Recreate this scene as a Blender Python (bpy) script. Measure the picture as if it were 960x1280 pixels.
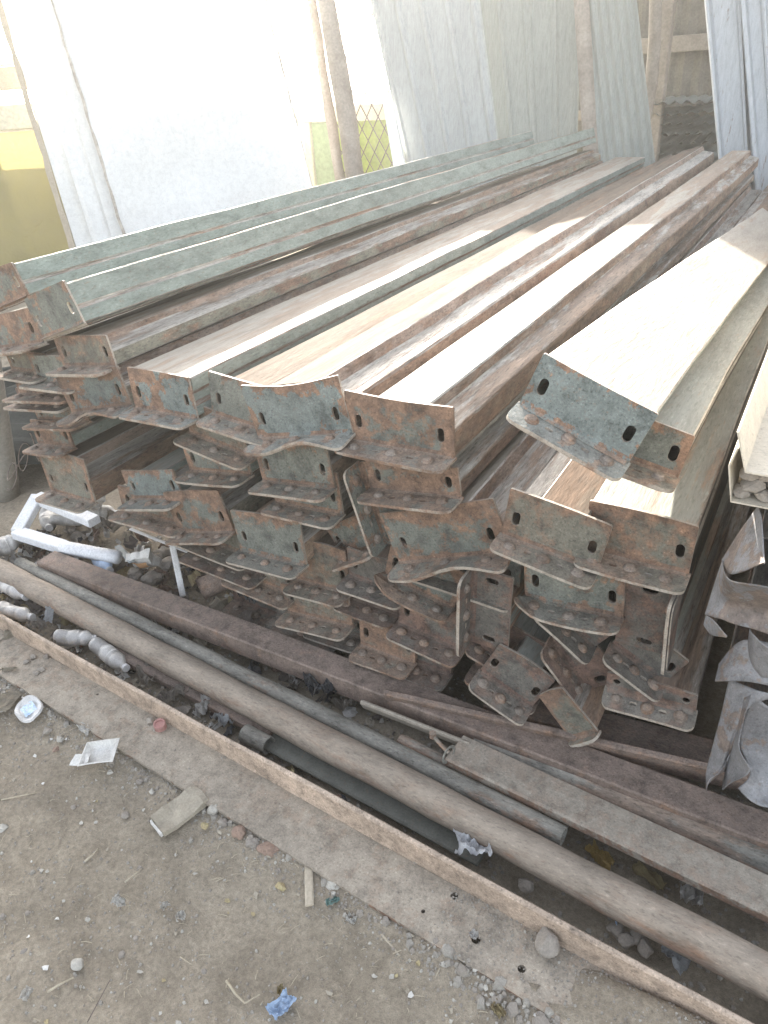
import bpy, bmesh, math, random
from mathutils import Vector, Matrix, Euler, noise
R_ = math.radians
random.seed(7)
for o in list(bpy.data.objects): bpy.data.objects.remove(o)
scn = bpy.context.scene
COL = scn.collection

# ------------------------------------------------------------------ camera
# world: beams run along +Y, end cleats lie along X, Z up, camera above (0,0)
FPX, CAMH, ROLL, VPX = 930.0, 1.5, R_(4.0), (1107, 50)
a_, b_ = VPX[0]-480, 640-VPX[1]
pit = math.atan((b_*math.cos(ROLL)-a_*math.sin(ROLL))/FPX)
cz = Vector((-math.sin(ROLL)*math.cos(pit), math.cos(ROLL)*math.cos(pit), math.sin(pit)))
cy = Vector((a_, b_, -FPX)).normalized()
cx = cy.cross(cz)
RM = Matrix((cx, cy, cz))                      # camera axes -> world
CP = Vector((0, 0, CAMH))
cam = bpy.data.cameras.new('camera'); camo = bpy.data.objects.new('camera', cam); COL.objects.link(camo)
camo.matrix_world = Matrix.Translation(CP) @ RM.to_4x4()
cam.sensor_fit = 'VERTICAL'; cam.sensor_height = 36.0; cam.lens = 36.0*FPX/1280.0
cam.clip_start = 0.02; cam.clip_end = 500
scn.camera = camo

# ------------------------------------------------------------------ light
SUN_AZ, SUN_EL = -36.0, 21.0                   # azimuth from +Y, negative = towards -X
SKY, SUN, EXPO = 0.12, 4.7, 2.55
world = bpy.data.worlds.new('World'); scn.world = world; world.use_nodes = True
wn = world.node_tree; bg = wn.nodes['Background']
sky = wn.nodes.new('ShaderNodeTexSky'); sky.sky_type = 'NISHITA'; sky.sun_disc = False
sky.sun_elevation = R_(SUN_EL); sky.sun_rotation = R_(SUN_AZ); sky.air_density = 1.0; sky.dust_density = 3.0
hs = wn.nodes.new('ShaderNodeHueSaturation'); hs.inputs['Saturation'].default_value = .42      # hazy, dusty daylight
wn.links.new(sky.outputs[0], hs.inputs['Color']); wn.links.new(hs.outputs[0], bg.inputs[0]); bg.inputs[1].default_value = SKY
sl = bpy.data.lights.new('sun', 'SUN'); sl.energy = SUN; sl.angle = R_(0.6); sl.color = (1, .94, .84)
so = bpy.data.objects.new('sun', sl); COL.objects.link(so)
sd = Vector((math.sin(R_(SUN_AZ))*math.cos(R_(SUN_EL)), math.cos(R_(SUN_AZ))*math.cos(R_(SUN_EL)), math.sin(R_(SUN_EL))))
so.rotation_euler = sd.to_track_quat('Z', 'Y').to_euler(); so.location = sd*20
vs = scn.view_settings; vs.view_transform = 'Standard'; vs.look = 'None'; vs.exposure = EXPO; vs.gamma = 1.0
vs.use_curve_mapping = False

HAZE = .005
# ------------------------------------------------------------------ measuring helpers
def ray(px, py): return RM @ Vector((px-480, 640-py, -FPX))
def onZ(px, py, z=0.0):
    d = ray(px, py); return CP + d*((z-CAMH)/d.z)
def onY(px, py, y):
    d = ray(px, py); return CP + d*(y/d.y)
def onP(px, py, p, n):
    d = ray(px, py); return CP + d*((Vector(p)-CP).dot(n)/d.dot(n))

# ------------------------------------------------------------------ materials
def nt(name):
    m = bpy.data.materials.new(name); m.use_nodes = True
    t = m.node_tree; b = t.nodes['Principled BSDF']
    return m, t, b
def N(t, kind, **kw):
    n = t.nodes.new(kind)
    for k, v in kw.items():
        if k.startswith('i_'): n.inputs[int(k[2:]) if k[2:].isdigit() else k[2:].replace('_', ' ')].default_value = v
        else: setattr(n, k, v)
    return n
def ramp(t, src, stops):
    r = t.nodes.new('ShaderNodeValToRGB'); e = r.color_ramp.elements
    while len(e) < len(stops): e.new(0.5)
    for q, (p, c) in zip(e, stops):
        q.position = p; q.color = (c if len(c) == 4 else (*c, 1)) if isinstance(c, tuple) else (c, c, c, 1)
    t.links.new(src, r.inputs[0]); return r
def mixc(t, fac, A, B, mode='MIX'):
    m = t.nodes.new('ShaderNodeMix'); m.data_type = 'RGBA'; m.blend_type = mode
    for k, v in ((0, fac), (6, A), (7, B)):
        if hasattr(v, 'default_value') or hasattr(v, 'is_linked'): t.links.new(v, m.inputs[k])
        elif isinstance(v, (int, float)): m.inputs[k].default_value = v
        else: m.inputs[k].default_value = (*v, 1)
    return m.outputs[2]
def coords(t, scale=(1, 1, 1)):
    tc = t.nodes.new('ShaderNodeTexCoord'); oi = t.nodes.new('ShaderNodeObjectInfo')
    mu = N(t, 'ShaderNodeVectorMath', operation='MULTIPLY_ADD')
    cb = t.nodes.new('ShaderNodeCombineXYZ')
    m1 = N(t, 'ShaderNodeMath', operation='MULTIPLY'); m1.inputs[1].default_value = 37.0
    t.links.new(oi.outputs['Random'], m1.inputs[0])
    for k in range(3): t.links.new(m1.outputs[0], cb.inputs[k])
    t.links.new(tc.outputs['Object'], mu.inputs[0]); mu.inputs[1].default_value = scale
    t.links.new(cb.outputs[0], mu.inputs[2])
    return mu.outputs[0], oi, tc
def noi(t, vec, scale, detail=6, rough=.6, dist=0.0):
    n = N(t, 'ShaderNodeTexNoise'); n.inputs['Scale'].default_value = scale; n.inputs['Detail'].default_value = detail
    n.inputs['Roughness'].default_value = rough; n.inputs['Distortion'].default_value = dist
    t.links.new(vec, n.inputs['Vector']); return n.outputs[0]
def bump(t, b, h, strength=.3, dist=.004):
    n = t.nodes.new('ShaderNodeBump'); n.inputs['Strength'].default_value = strength; n.inputs['Distance'].default_value = dist
    t.links.new(h, n.inputs['Height']); t.links.new(n.outputs[0], b.inputs['Normal'])

RUST = ((.30, .18, .115), (.185, .112, .075), (.095, .063, .048))
def steel(name, paint, paint2, rust=.5, dust=.4, dustc=(.33, .28, .225), metal=0.0, rough=.62, stretch=(1, 1, 1), spread=.2, rustc=RUST, rim=0, grime=1.0, spec=.5):
    """weathered painted steel: paint, blotches of rust, speckle, settled dust on upward faces"""
    m, t, b = nt(name)
    v, oi, tc = coords(t, stretch)
    n1 = noi(t, v, 9, 8, .65, .4); n2 = noi(t, v, 42, 6, .7); n3 = noi(t, v, 3.2, 4, .55); n4 = noi(t, v, 150, 3, .6)
    pc = mixc(t, n3, paint, paint2)
    rc = ramp(t, n2, [(.3, rustc[2]), (.5, rustc[1]), (.72, rustc[0])]).outputs[0]
    add = N(t, 'ShaderNodeMath', operation='MULTIPLY_ADD'); add.inputs[1].default_value = .55
    t.links.new(n2, add.inputs[0]); t.links.new(n1, add.inputs[2])
    # each piece has its own share of rust
    sh = N(t, 'ShaderNodeMath', operation='MULTIPLY_ADD'); sh.inputs[1].default_value = .22
    t.links.new(oi.outputs['Random'], sh.inputs[0])
    if rim:    # wear: rust creeps in from the plate's edges and out of the bend
        at = N(t, 'ShaderNodeAttribute', attribute_name='plate'); sp3 = t.nodes.new('ShaderNodeSeparateXYZ'); t.links.new(at.outputs['Vector'], sp3.inputs[0])
        r1 = ramp(t, sp3.outputs[0], [(0, 1.0), (.10, .15), (.2, 0.0), (.8, 0.0), (.90, .15), (1, 1.0)]).outputs[0]
        r2 = ramp(t, sp3.outputs[1], [(0, .55), (.12, .1), (.3, 0.0), (.60, 0.0), (.80, .5), (1, 1.0)]).outputs[0]
        mxx = N(t, 'ShaderNodeMath', operation='MAXIMUM'); t.links.new(r1, mxx.inputs[0]); t.links.new(r2, mxx.inputs[1])
        r3 = ramp(t, sp3.outputs[0], [(.10, 0.0), (.21, .75), (.31, 0.0), (.40, 0.0), (.5, .75), (.60, 0.0), (.69, 0.0), (.79, .75), (.9, 0.0)]).outputs[0]
        m3 = N(t, 'ShaderNodeMath', operation='MULTIPLY'); t.links.new(r3, m3.inputs[0]); t.links.new(sp3.outputs[2], m3.inputs[1])
        m4 = N(t, 'ShaderNodeMath', operation='MAXIMUM'); t.links.new(m3.outputs[0], m4.inputs[0]); t.links.new(mxx.outputs[0], m4.inputs[1]); mxx = m4
        ma = N(t, 'ShaderNodeMath', operation='MULTIPLY_ADD'); ma.inputs[1].default_value = rim
        t.links.new(mxx.outputs[0], ma.inputs[0]); t.links.new(add.outputs[0], ma.inputs[2]); t.links.new(ma.outputs[0], sh.inputs[2])
    else: t.links.new(add.outputs[0], sh.inputs[2])
    th = 1.25 - .43*rust
    f = ramp(t, sh.outputs[0], [(max(0, th-spread), 0.0), (min(1, th+spread), 1.0)]).outputs[0]
    c = mixc(t, f, pc, rc)
    sp = ramp(t, n4, [(.60, 0.0), (.72, .55)]).outputs[0]
    c = mixc(t, sp, c, rustc[1])
    g = t.nodes.new('ShaderNodeNewGeometry'); sx = t.nodes.new('ShaderNodeSeparateXYZ'); t.links.new(g.outputs['Normal'], sx.inputs[0])
    up = ramp(t, sx.outputs[2], [(.35, 0.0), (.95, 1.0)]).outputs[0]
    dn = ramp(t, n1, [(.25, .35), (.75, 1.0)]).outputs[0]
    df = N(t, 'ShaderNodeMath', operation='MULTIPLY'); t.links.new(up, df.inputs[0]); t.links.new(dn, df.inputs[1])
    d2 = N(t, 'ShaderNodeMath', operation='MULTIPLY_ADD'); d2.inputs[1].default_value = dust; d2.inputs[2].default_value = .06
    t.links.new(df.outputs[0], d2.inputs[0])
    c = mixc(t, d2.outputs[0], c, dustc)
    n5 = noi(t, v, 1.4, 6, .7, .8); n6 = noi(t, v, 24, 8, .75, .3)
    c = mixc(t, grime, c, ramp(t, n5, [(.3, .72), (.65, 1.12)]).outputs[0], 'MULTIPLY')
    c = mixc(t, grime, c, ramp(t, n6, [(.34, .5), (.5, 1.0), (.66, 1.28)]).outputs[0], 'MULTIPLY')
    n7 = noi(t, v, 210, 3, .7)
    c = mixc(t, grime, c, ramp(t, n7, [(.33, .55), (.45, 1.0), (.58, 1.0), (.68, 1.45)]).outputs[0], 'MULTIPLY')
    t.links.new(c, b.inputs['Base Color'])
    rr = N(t, 'ShaderNodeMapRange'); rr.inputs[3].default_value = rough-.12; rr.inputs[4].default_value = min(1, rough+.25)
    t.links.new(sh.outputs[0], rr.inputs[0]); t.links.new(rr.outputs[0], b.inputs['Roughness'])
    b.inputs['Metallic'].default_value = metal; b.inputs['Specular IOR Level'].default_value = spec
    hb = N(t, 'ShaderNodeMath', operation='ADD'); t.links.new(n2, hb.inputs[0]); t.links.new(n4, hb.inputs[1])
    bump(t, b, hb.outputs[0], .55, .003)
    return m
def plain(name, c1, c2=None, rough=.6, scale=12, metal=0, bmp=.2, trans=0, alpha=None):
    m, t, b = nt(name); v, oi, tc = coords(t)
    n1 = noi(t, v, scale, 7, .65, .3); n2 = noi(t, v, scale*9, 4, .6)
    c2 = c2 or tuple(x*.7 for x in c1)
    f = ramp(t, n1, [(.3, 0.0), (.7, 1.0)]).outputs[0]
    c = mixc(t, f, c1, c2)
    k = ramp(t, n2, [(.3, .8), (.7, 1.1)]).outputs[0]
    c = mixc(t, 1.0, c, k, 'MULTIPLY')
    t.links.new(c, b.inputs['Base Color']); b.inputs['Roughness'].default_value = rough; b.inputs['Metallic'].default_value = metal
    if trans: b.inputs['Transmission Weight'].default_value = trans; b.inputs['IOR'].default_value = 1.2
    if bmp: bump(t, b, n2, bmp, .003)
    return m
M = {}
TEAL, TEAL2 = (.105, .122, .110), (.16, .165, .14)
M['cleat'] = steel('cleat_paint', TEAL, TEAL2, rust=.3, dust=.5, rim=.2)
M['cleat_rusty'] = steel('cleat_rusty_paint', (.115, .125, .105), (.165, .145, .11), rust=.5, dust=.45, rim=.2)
M['cleat_clean'] = steel('cleat_clean_paint', (.115, .145, .142), (.17, .195, .183), rust=.15, dust=.5, rim=.2)
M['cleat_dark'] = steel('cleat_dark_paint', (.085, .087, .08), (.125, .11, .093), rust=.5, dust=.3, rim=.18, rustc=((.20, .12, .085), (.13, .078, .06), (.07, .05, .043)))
ST = (1, .12, 1)
M['top_pale'] = steel('channel_top_pale', (.33, .31, .27), (.28, .235, .19), rust=.35, dust=.6, dustc=(.36, .31, .245), stretch=ST, grime=.4, rough=.55)
M['top_tan'] = steel('channel_top_tan_shaded', (.125, .10, .078), (.155, .122, .095), rust=.4, dust=.6, dustc=(.16, .128, .10), stretch=ST, grime=.6, rough=.85, spec=.15)  # tan darkened so the shade over these tops sits in the colour
M['top_green'] = steel('channel_top_green', (.16, .195, .18), (.21, .235, .215), rust=.3, dust=.45, stretch=ST, grime=.6)
M['side_rust'] = steel('channel_side_rust', (.30, .22, .155), (.27, .19, .13), rust=.55, dust=.3, stretch=(1, .3, 1))
M['side_green'] = steel('channel_side_green', (.185, .225, .20), (.245, .28, .245), rust=.02, grime=.7, dust=.3, stretch=(1, .3, 1))
M['side_olive'] = steel('channel_side_olive', (.20, .19, .14), (.235, .21, .155), rust=.4, dust=.3, stretch=(1, .3, 1))
M['side_dark'] = steel('channel_side_dark_shade', (.075, .08, .074), (.10, .088, .077), rust=.45, dust=.3, stretch=(1, .3, 1))  # colour darkened further to deepen the shade in the gaps
M['drop'] = steel('channel_drop_rust', (.28, .205, .16), (.25, .185, .145), rust=.4, dust=.3, stretch=(1, .3, 1))
M['ledge'] = steel('channel_ledge_bare', (.40, .38, .35), (.34, .31, .27), rust=.35, dust=.35, dustc=(.42, .38, .32), metal=.45, rough=.42, stretch=ST)
M['worn_edge'] = steel('worn_bare_edge', (.40, .37, .32), (.30, .24, .185), rust=.45, dust=.3, rough=.5, grime=.7)
M['bolt'] = steel('bolt_rusty', (.20, .17, .145), (.17, .13, .105), rust=.6, dust=.5, rough=.5)
M['bar_dust'] = steel('bar_dusty_brown', (.24, .205, .165), (.29, .25, .20), rust=.3, dust=.85, dustc=(.37, .325, .265), grime=.65)
M['bar_rust'] = steel('bar_dusty_rust', (.17, .125, .10), (.20, .145, .115), rust=.5, dust=.6, dustc=(.24, .19, .16))
M['angle'] = steel('angle_dusty_steel', (.27, .23, .185), (.31, .265, .21), rust=.25, dust=.85, dustc=(.36, .31, .245), grime=.75)
M['angle_lip'] = steel('angle_lip_rust', (.42, .315, .235), (.47, .365, .28), rust=.05, dust=.5, dustc=(.46, .38, .30))
M['pipe'] = steel('pipe_dusty', (.22, .175, .135), (.31, .255, .20), rust=.55, dust=.6, dustc=(.35, .295, .235), stretch=(.35, 1, 1), grime=.65)
M['pipe_grey'] = steel('pipe_grey', (.16, .16, .14), (.22, .205, .175), rust=.35, dust=.55, dustc=(.27, .245, .205), stretch=(.35, 1, 1))
M['bar_grey'] = steel('bar_dark_grey', (.10, .105, .09), (.13, .13, .11), rust=.15, dust=.35, dustc=(.17, .165, .14), grime=.5)
M['galv'] = steel('galvanised_dull', (.30, .325, .33), (.37, .395, .395), rust=-.2, dust=.1, grime=.35, metal=.25, rough=.5, stretch=(3, 3, .3))
M['galv2'] = steel('galvanised_greenish', (.24, .265, .25), (.30, .32, .295), rust=-.1, dust=.1, grime=.35, metal=.2, rough=.55, stretch=(3, 3, .3))
M['galv_bright'] = steel('galvanised_bright', (.50, .535, .57), (.40, .43, .46), rust=.22, dust=.05, grime=.3, metal=.3, rough=.42, stretch=(3, 3, .4), rustc=((.35, .28, .23), (.22, .17, .14), (.13, .1, .09)))
M['flash'] = steel('folded_sheet_grey', (.27, .275, .285), (.20, .195, .20), rust=.2, grime=.6, dust=.15, metal=.35, rough=.42, rustc=((.30, .24, .2), (.2, .16, .14), (.1, .09, .08)))
M['cream'] = steel('cream_painted_sheet', (.62, .57, .47), (.54, .47, .37), rust=-.1, dust=.25, rough=.5, grime=.3, dustc=(.5, .44, .34))
M['white'] = steel('white_painted_sheet', (.80, .81, .80), (.74, .745, .73), rust=-.05, dust=.05, rough=.45, grime=.22, rustc=((.55, .45, .35), (.5, .38, .28), (.3, .24, .18)))
M['wood'] = plain('weathered_timber', (.34, .295, .25), (.22, .185, .155), .85, 5)  # lightened to carry the glare veil over the far posts
M['wood_pale'] = plain('pale_timber', (.50, .43, .33), (.40, .34, .26), .85, 14)
M['beige'] = plain('beige_paint', (.62, .58, .45), (.54, .5, .38), .6, 4)
M['lime'] = plain('lime_green_sheet', (.36, .42, .10), (.27, .33, .08), .6, 3)
M['greensheet'] = plain('dull_green_sheet', (.26, .33, .19), (.2, .27, .15), .6, 3)
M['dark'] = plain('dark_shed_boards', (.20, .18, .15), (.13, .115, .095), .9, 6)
M['concrete'] = plain('old_concrete', (.34, .32, .28), (.26, .245, .215), .9, 9)
M['stone'] = plain('dusty_stone', (.34, .30, .25), (.25, .22, .19), .95, 30, bmp=.5)
M['stone_pale'] = plain('pale_stone', (.52, .49, .43), (.38, .35, .3), .95, 40, bmp=.5)
M['brick'] = plain('brick_fragment', (.32, .22, .165), (.25, .18, .14), .95, 40, bmp=.5)
M['paper'] = plain('dirty_white_paper', (.72, .70, .66), (.55, .52, .47), .8, 25)
M['card'] = plain('dusty_cardboard', (.40, .35, .27), (.32, .28, .22), .9, 22)
M['paper_torn'] = plain('torn_board_core', (.62, .57, .5), (.22, .19, .16), .9, 9)
M['rag'] = plain('dusty_dark_rag', (.20, .17, .145), (.12, .10, .088), .95, 30)
M['foam'] = plain('white_foam', (.78, .78, .79), (.66, .66, .67), .75, 18)
M['pet'] = plain('clear_plastic_dusty', (.60, .575, .54), (.42, .395, .36), .28, 24, trans=.0)
M['cap'] = plain('white_plastic', (.68, .66, .64), (.52, .5, .47), .45, 30)
M['blue'] = plain('blue_plastic', (.52, .65, .84), (.6, .7, .82), .4, 20)
M['teal'] = plain('teal_plastic', (.30, .45, .42), (.24, .36, .33), .5, 20)
M['pink'] = plain('faded_red_plastic', (.42, .2, .18), (.36, .2, .17), .6, 25)
M['black'] = plain('black_plastic_film', (.05, .05, .055), (.11, .11, .115), .25, 20)
M['yellowcard'] = plain('yellow_wrapper', (.52, .38, .13), (.36, .24, .10), .7, 22)
M['orange'] = plain('orange_print', (.6, .3, .14), (.55, .36, .2), .7, 30)
M['straw'] = plain('straw', (.50, .44, .33), (.36, .3, .22), .9, 60, bmp=0)
M['leaf'] = plain('dry_leaf', (.42, .36, .20), (.34, .26, .15), .9, 40)
M['gravel'] = plain('gravel_dust', (.40, .37, .32), (.25, .225, .19), .95, 60, bmp=.3)
M['wire'] = plain('rusty_wire', (.16, .14, .125), (.12, .08, .06), .7, 30, bmp=0)
M['shade_dark'] = plain('dark_shade_sheet', (.07, .075, .065), (.045, .048, .042), .85, 8)  # dark colour that stands in for shade on the ground
M['sack'] = plain('grey_woven_sack', (.47, .48, .48), (.36, .36, .36), .85, 30)
# woven yellow tarpaulin that lets light through
def tarp():
    m, t, b = nt('yellow_tarpaulin'); v, oi, tc = coords(t)
    n = noi(t, v, 2.5, 5, .6, .5)
    c = mixc(t, n, (.40, .34, .12), (.31, .27, .135))
    tr = t.nodes.new('ShaderNodeBsdfTranslucent'); mx = t.nodes.new('ShaderNodeMixShader'); mx.inputs[0].default_value = .25
    t.links.new(c, b.inputs['Base Color']); t.links.new(c, tr.inputs[0]); b.inputs['Roughness'].default_value = .6
    bump(t, b, n, .6, .05)
    out = t.nodes['Material Output']
    t.links.new(b.outputs[0], mx.inputs[1]); t.links.new(tr.outputs[0], mx.inputs[2]); t.links.new(mx.outputs[0], out.inputs[0])
    return m
M['tarp'] = tarp()
def dirt():
    m, t, b = nt('trodden_dirt')
    tc = t.nodes.new('ShaderNodeTexCoord'); v = tc.outputs['Object']
    n0 = noi(t, v, 2.2, 5, .6, .3); n1 = noi(t, v, 14, 8, .7, .2); n2 = noi(t, v, 90, 5, .7); n3 = noi(t, v, 420, 3, .6)
    c = ramp(t, n1, [(.28, (.185, .155, .118)), (.5, (.30, .256, .196)), (.72, (.41, .352, .27))]).outputs[0]
    c = mixc(t, ramp(t, n0, [(.35, 0.0), (.7, .55)]).outputs[0], c, (.315, .275, .22))
    c = mixc(t, 1.0, c, ramp(t, n2, [(.3, .55), (.7, 1.3)]).outputs[0], 'MULTIPLY')
    c = mixc(t, 1.0, c, ramp(t, n3, [(.3, .75), (.7, 1.2)]).outputs[0], 'MULTIPLY')
    n4 = noi(t, v, 5.5, 7, .7, .6)
    c = mixc(t, 1.0, c, ramp(t, n4, [(.34, .6), (.52, 1.0), (.68, 1.12)]).outputs[0], 'MULTIPLY')
    c = mixc(t, .3, c, (.40, .335, .25))
    t.links.new(c, b.inputs['Base Color']); b.inputs['Roughness'].default_value = .97
    b.inputs['Specular IOR Level'].default_value = .15
    s = N(t, 'ShaderNodeMath', operation='ADD'); t.links.new(n2, s.inputs[0]); t.links.new(n1, s.inputs[1])
    s2 = N(t, 'ShaderNodeMath', operation='MULTIPLY_ADD'); s2.inputs[1].default_value = .4; t.links.new(n3, s2.inputs[0]); t.links.new(s.outputs[0], s2.inputs[2])
    bump(t, b, s2.outputs[0], .75, .008)
    return m
M['dirt'] = dirt()

# ------------------------------------------------------------------ object helpers
def tag(o, label=None, cat=None, group=None, kind=None):
    if label: o['label'] = label
    if cat: o['category'] = cat
    if group: o['group'] = group
    if kind: o['kind'] = kind
    return o
def empty(name, loc, rot=(0, 0, 0)):
    o = bpy.data.objects.new(name, None); COL.objects.link(o); o.location = loc; o.rotation_euler = rot
    o.empty_display_size = .05; return o
def link(name, me, parent=None, loc=(0, 0, 0), rot=(0, 0, 0)):
    o = bpy.data.objects.new(name, me); COL.objects.link(o); o.location = loc; o.rotation_euler = rot
    if parent: o.parent = parent
    return o
def mesh(name, V, F, mats, parent=None, mi=None, smooth=False, loc=(0, 0, 0), rot=(0, 0, 0)):
    me = bpy.data.meshes.new(name); me.from_pydata([tuple(v) for v in V], [], F)
    for m in (mats if isinstance(mats, (list, tuple)) else [mats]): me.materials.append(m)
    if mi: me.polygons.foreach_set('material_index', mi)
    if smooth: me.polygons.foreach_set('use_smooth', [True]*len(me.polygons))
    me.update()
    return link(name, me, parent, loc, rot)
def from_bm(name, bm, mats, parent=None, smooth=False, loc=(0, 0, 0), rot=(0, 0, 0), recalc=True):
    if recalc: bmesh.ops.recalc_face_normals(bm, faces=bm.faces[:])
    me = bpy.data.meshes.new(name); bm.to_mesh(me); bm.free()
    for m in (mats if isinstance(mats, (list, tuple)) else [mats]): me.materials.append(m)
    if smooth: me.polygons.foreach_set('use_smooth', [True]*len(me.polygons))
    return link(name, me, parent, loc, rot)
def bm_box(bm, x0, x1, y0, y1, z0, z1):
    v = [bm.verts.new(p) for p in ((x0,y0,z0),(x1,y0,z0),(x1,y1,z0),(x0,y1,z0),(x0,y0,z1),(x1,y0,z1),(x1,y1,z1),(x0,y1,z1))]
    for f in ((0,3,2,1),(4,5,6,7),(0,1,5,4),(1,2,6,5),(2,3,7,6),(3,0,4,7)): bm.faces.new([v[i] for i in f])
    return v
def chamfer(poly, r):
    out = []
    n = len(poly)
    for i in range(n):
        p0, p, p2 = [Vector(poly[j % n][:2]) for j in (i-1, i, i+1)]
        d0, d2 = (p0-p), (p2-p); k0, k2 = min(r, d0.length*.4), min(r, d2.length*.4)
        out.append((*(p+d0.normalized()*k0), 1)); out.append((*(p+d2.normalized()*k2), poly[i][2]))
    return out     # each: x, z, material of the segment that starts there
def tube_pts(pts, r, seg=10, caps=True, r1=None):
    V, F = [], []
    n = len(pts)
    for i, p in enumerate(pts):
        p = Vector(p); d = (Vector(pts[min(i+1, n-1)])-Vector(pts[max(i-1, 0)])).normalized()
        u = d.cross(Vector((0, 0, 1)));  u = u.normalized() if u.length > 1e-4 else Vector((1, 0, 0))
        w = u.cross(d); rr = r if r1 is None else r+(r1-r)*i/(n-1)
        for k in range(seg):
            t = 2*math.pi*k/seg; V.append(p+u*math.cos(t)*rr+w*math.sin(t)*rr)
    for i in range(n-1):
        for k in range(seg): F.append((i*seg+k, i*seg+(k+1) % seg, (i+1)*seg+(k+1) % seg, (i+1)*seg+k))
    if caps: F.append(tuple(range(seg))[::-1]); F.append(tuple((n-1)*seg+k for k in range(seg)))
    return V, F

# flat plate with holes: outline + hole loops in (u,v), thickness in w, then mapped to 3D
def rrect(u0, u1, v0, v1, r, corners=(1, 1, 1, 1), n=4, dens=10):
    P = []
    cs = [((u0, v0), 180, corners[0]), ((u1, v0), 270, corners[1]), ((u1, v1), 0, corners[2]), ((u0, v1), 90, corners[3])]
    for (u, v), a0, on in cs:
        if on:
            cu = u+(r if u == u0 else -r); cv = v+(r if v == v0 else -r)
            for k in range(n+1):
                t = R_(a0+90*k/n); P.append((cu+r*math.cos(t), cv+r*math.sin(t)))
        else: P.append((u, v))
    Q = []
    for i, p in enumerate(P):
        q = P[(i+1) % len(P)]; L = math.dist(p, q); k = max(1, int(L/(abs(u1-u0)/dens)))
        for j in range(k): Q.append((p[0]+(q[0]-p[0])*j/k, p[1]+(q[1]-p[1])*j/k))
    return Q
def slot(u, v, w, h, n=5):
    r = w/2; P = []
    if h >= w:
        for k in range(n+1): t = math.pi*k/n; P.append((u+r*math.cos(t), v+(h/2-r)+r*math.sin(t)))
        for k in range(n+1): t = math.pi+math.pi*k/n; P.append((u+r*math.cos(t), v-(h/2-r)+r*math.sin(t)))
    else:
        r = h/2
        for k in range(n+1): t = -math.pi/2+math.pi*k/n; P.append((u+(w/2-r)+r*math.cos(t), v+r*math.sin(t)))
        for k in range(n+1): t = math.pi/2+math.pi*k/n; P.append((u-(w/2-r)+r*math.cos(t), v+r*math.sin(t)))
    return P
def holed(bm, outline, holes, th, fn, norm=None):
    b2 = bmesh.new(); edges = []; lay = bm.verts.layers.float_vector.get('plate') or bm.verts.layers.float_vector.new('plate')
    for loop in [outline]+holes:
        vs_ = [b2.verts.new((u, v, 0)) for u, v in loop]
        for i in range(len(vs_)): edges.append(b2.edges.new((vs_[i], vs_[(i+1) % len(vs_)])))
    bmesh.ops.triangle_fill(b2, use_beauty=True, use_dissolve=False, edges=edges)
    fs = b2.faces[:]
    ret = bmesh.ops.extrude_face_region(b2, geom=fs)
    for v in [g for g in ret['geom'] if isinstance(g, bmesh.types.BMVert)]: v.co.z += th
    bmesh.ops.recalc_face_normals(b2, faces=b2.faces[:])
    b2.faces.index_update(); b2.normal_update(); rimf = [abs(f.normal.z) < .5 and norm is not None for f in b2.faces]
    uv = [tuple(v.co) for v in b2.verts]
    for v in b2.verts: v.co = fn(*v.co)
    mp = [bm.verts.new(v.co) for v in b2.verts]; b2.verts.index_update()
    if norm:
        for v, (u, w_, _) in zip(mp, uv): v[lay] = norm(u, w_)
    for f in b2.faces:
        try: nf = bm.faces.new([mp[v.index] for v in f.verts]); nf.material_index = 1 if rimf[f.index] else 0
        except ValueError: pass
    b2.free()

# ------------------------------------------------------------------ the ground
def sstep(a, b, x):
    t = max(0, min(1, (x-a)/(b-a))); return t*t*(3-2*t)
def ground_z(x, y):
    z = .016*noise.noise(Vector((x*2.1, y*2.1, .3)))+.014*noise.noise(Vector((x*6, y*6, 4)))+.004*noise.noise(Vector((x*17, y*17, 9)))
    if -3 < x < 1 and 0 < y < 1.6:
        yc = .985-.0745*(x+2.1)                         # line of the angle bar's corner
        d = (yc-.118)-y
        z += .016*math.exp(-(max(0, d)/.07)**2) if d > -.02 else 0
        z += .052*sstep(-.32, .05, x)*sstep(.10, .02, abs(y-(yc-.055)))   # dirt spilled over the flat leg
        if y > yc: z -= .012
    return z
def build_ground():
    def axis(lo, hi, step, far):
        a = []; x = lo
        while x <= hi+1e-6: a.append(x); x += step
        s, pos, neg = step, hi, lo; L = []; Rr = []
        while pos < far: s *= 1.45; pos += s; Rr.append(pos)
        s = step
        while neg > -far: s *= 1.45; neg -= s; L.append(neg)
        return L[::-1]+a+Rr
    X = axis(-2.7, .7, .018, 120); Y = axis(.15, 1.5, .018, 120)
    V = [(x, y, ground_z(x, y)) for y in Y for x in X]; nx = len(X)
    F = [(j*nx+i, j*nx+i+1, (j+1)*nx+i+1, (j+1)*nx+i) for j in range(len(Y)-1) for i in range(nx-1)]
    tag(mesh('ground', V, F, M['dirt'], smooth=True), kind='structure')
build_ground()

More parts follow.
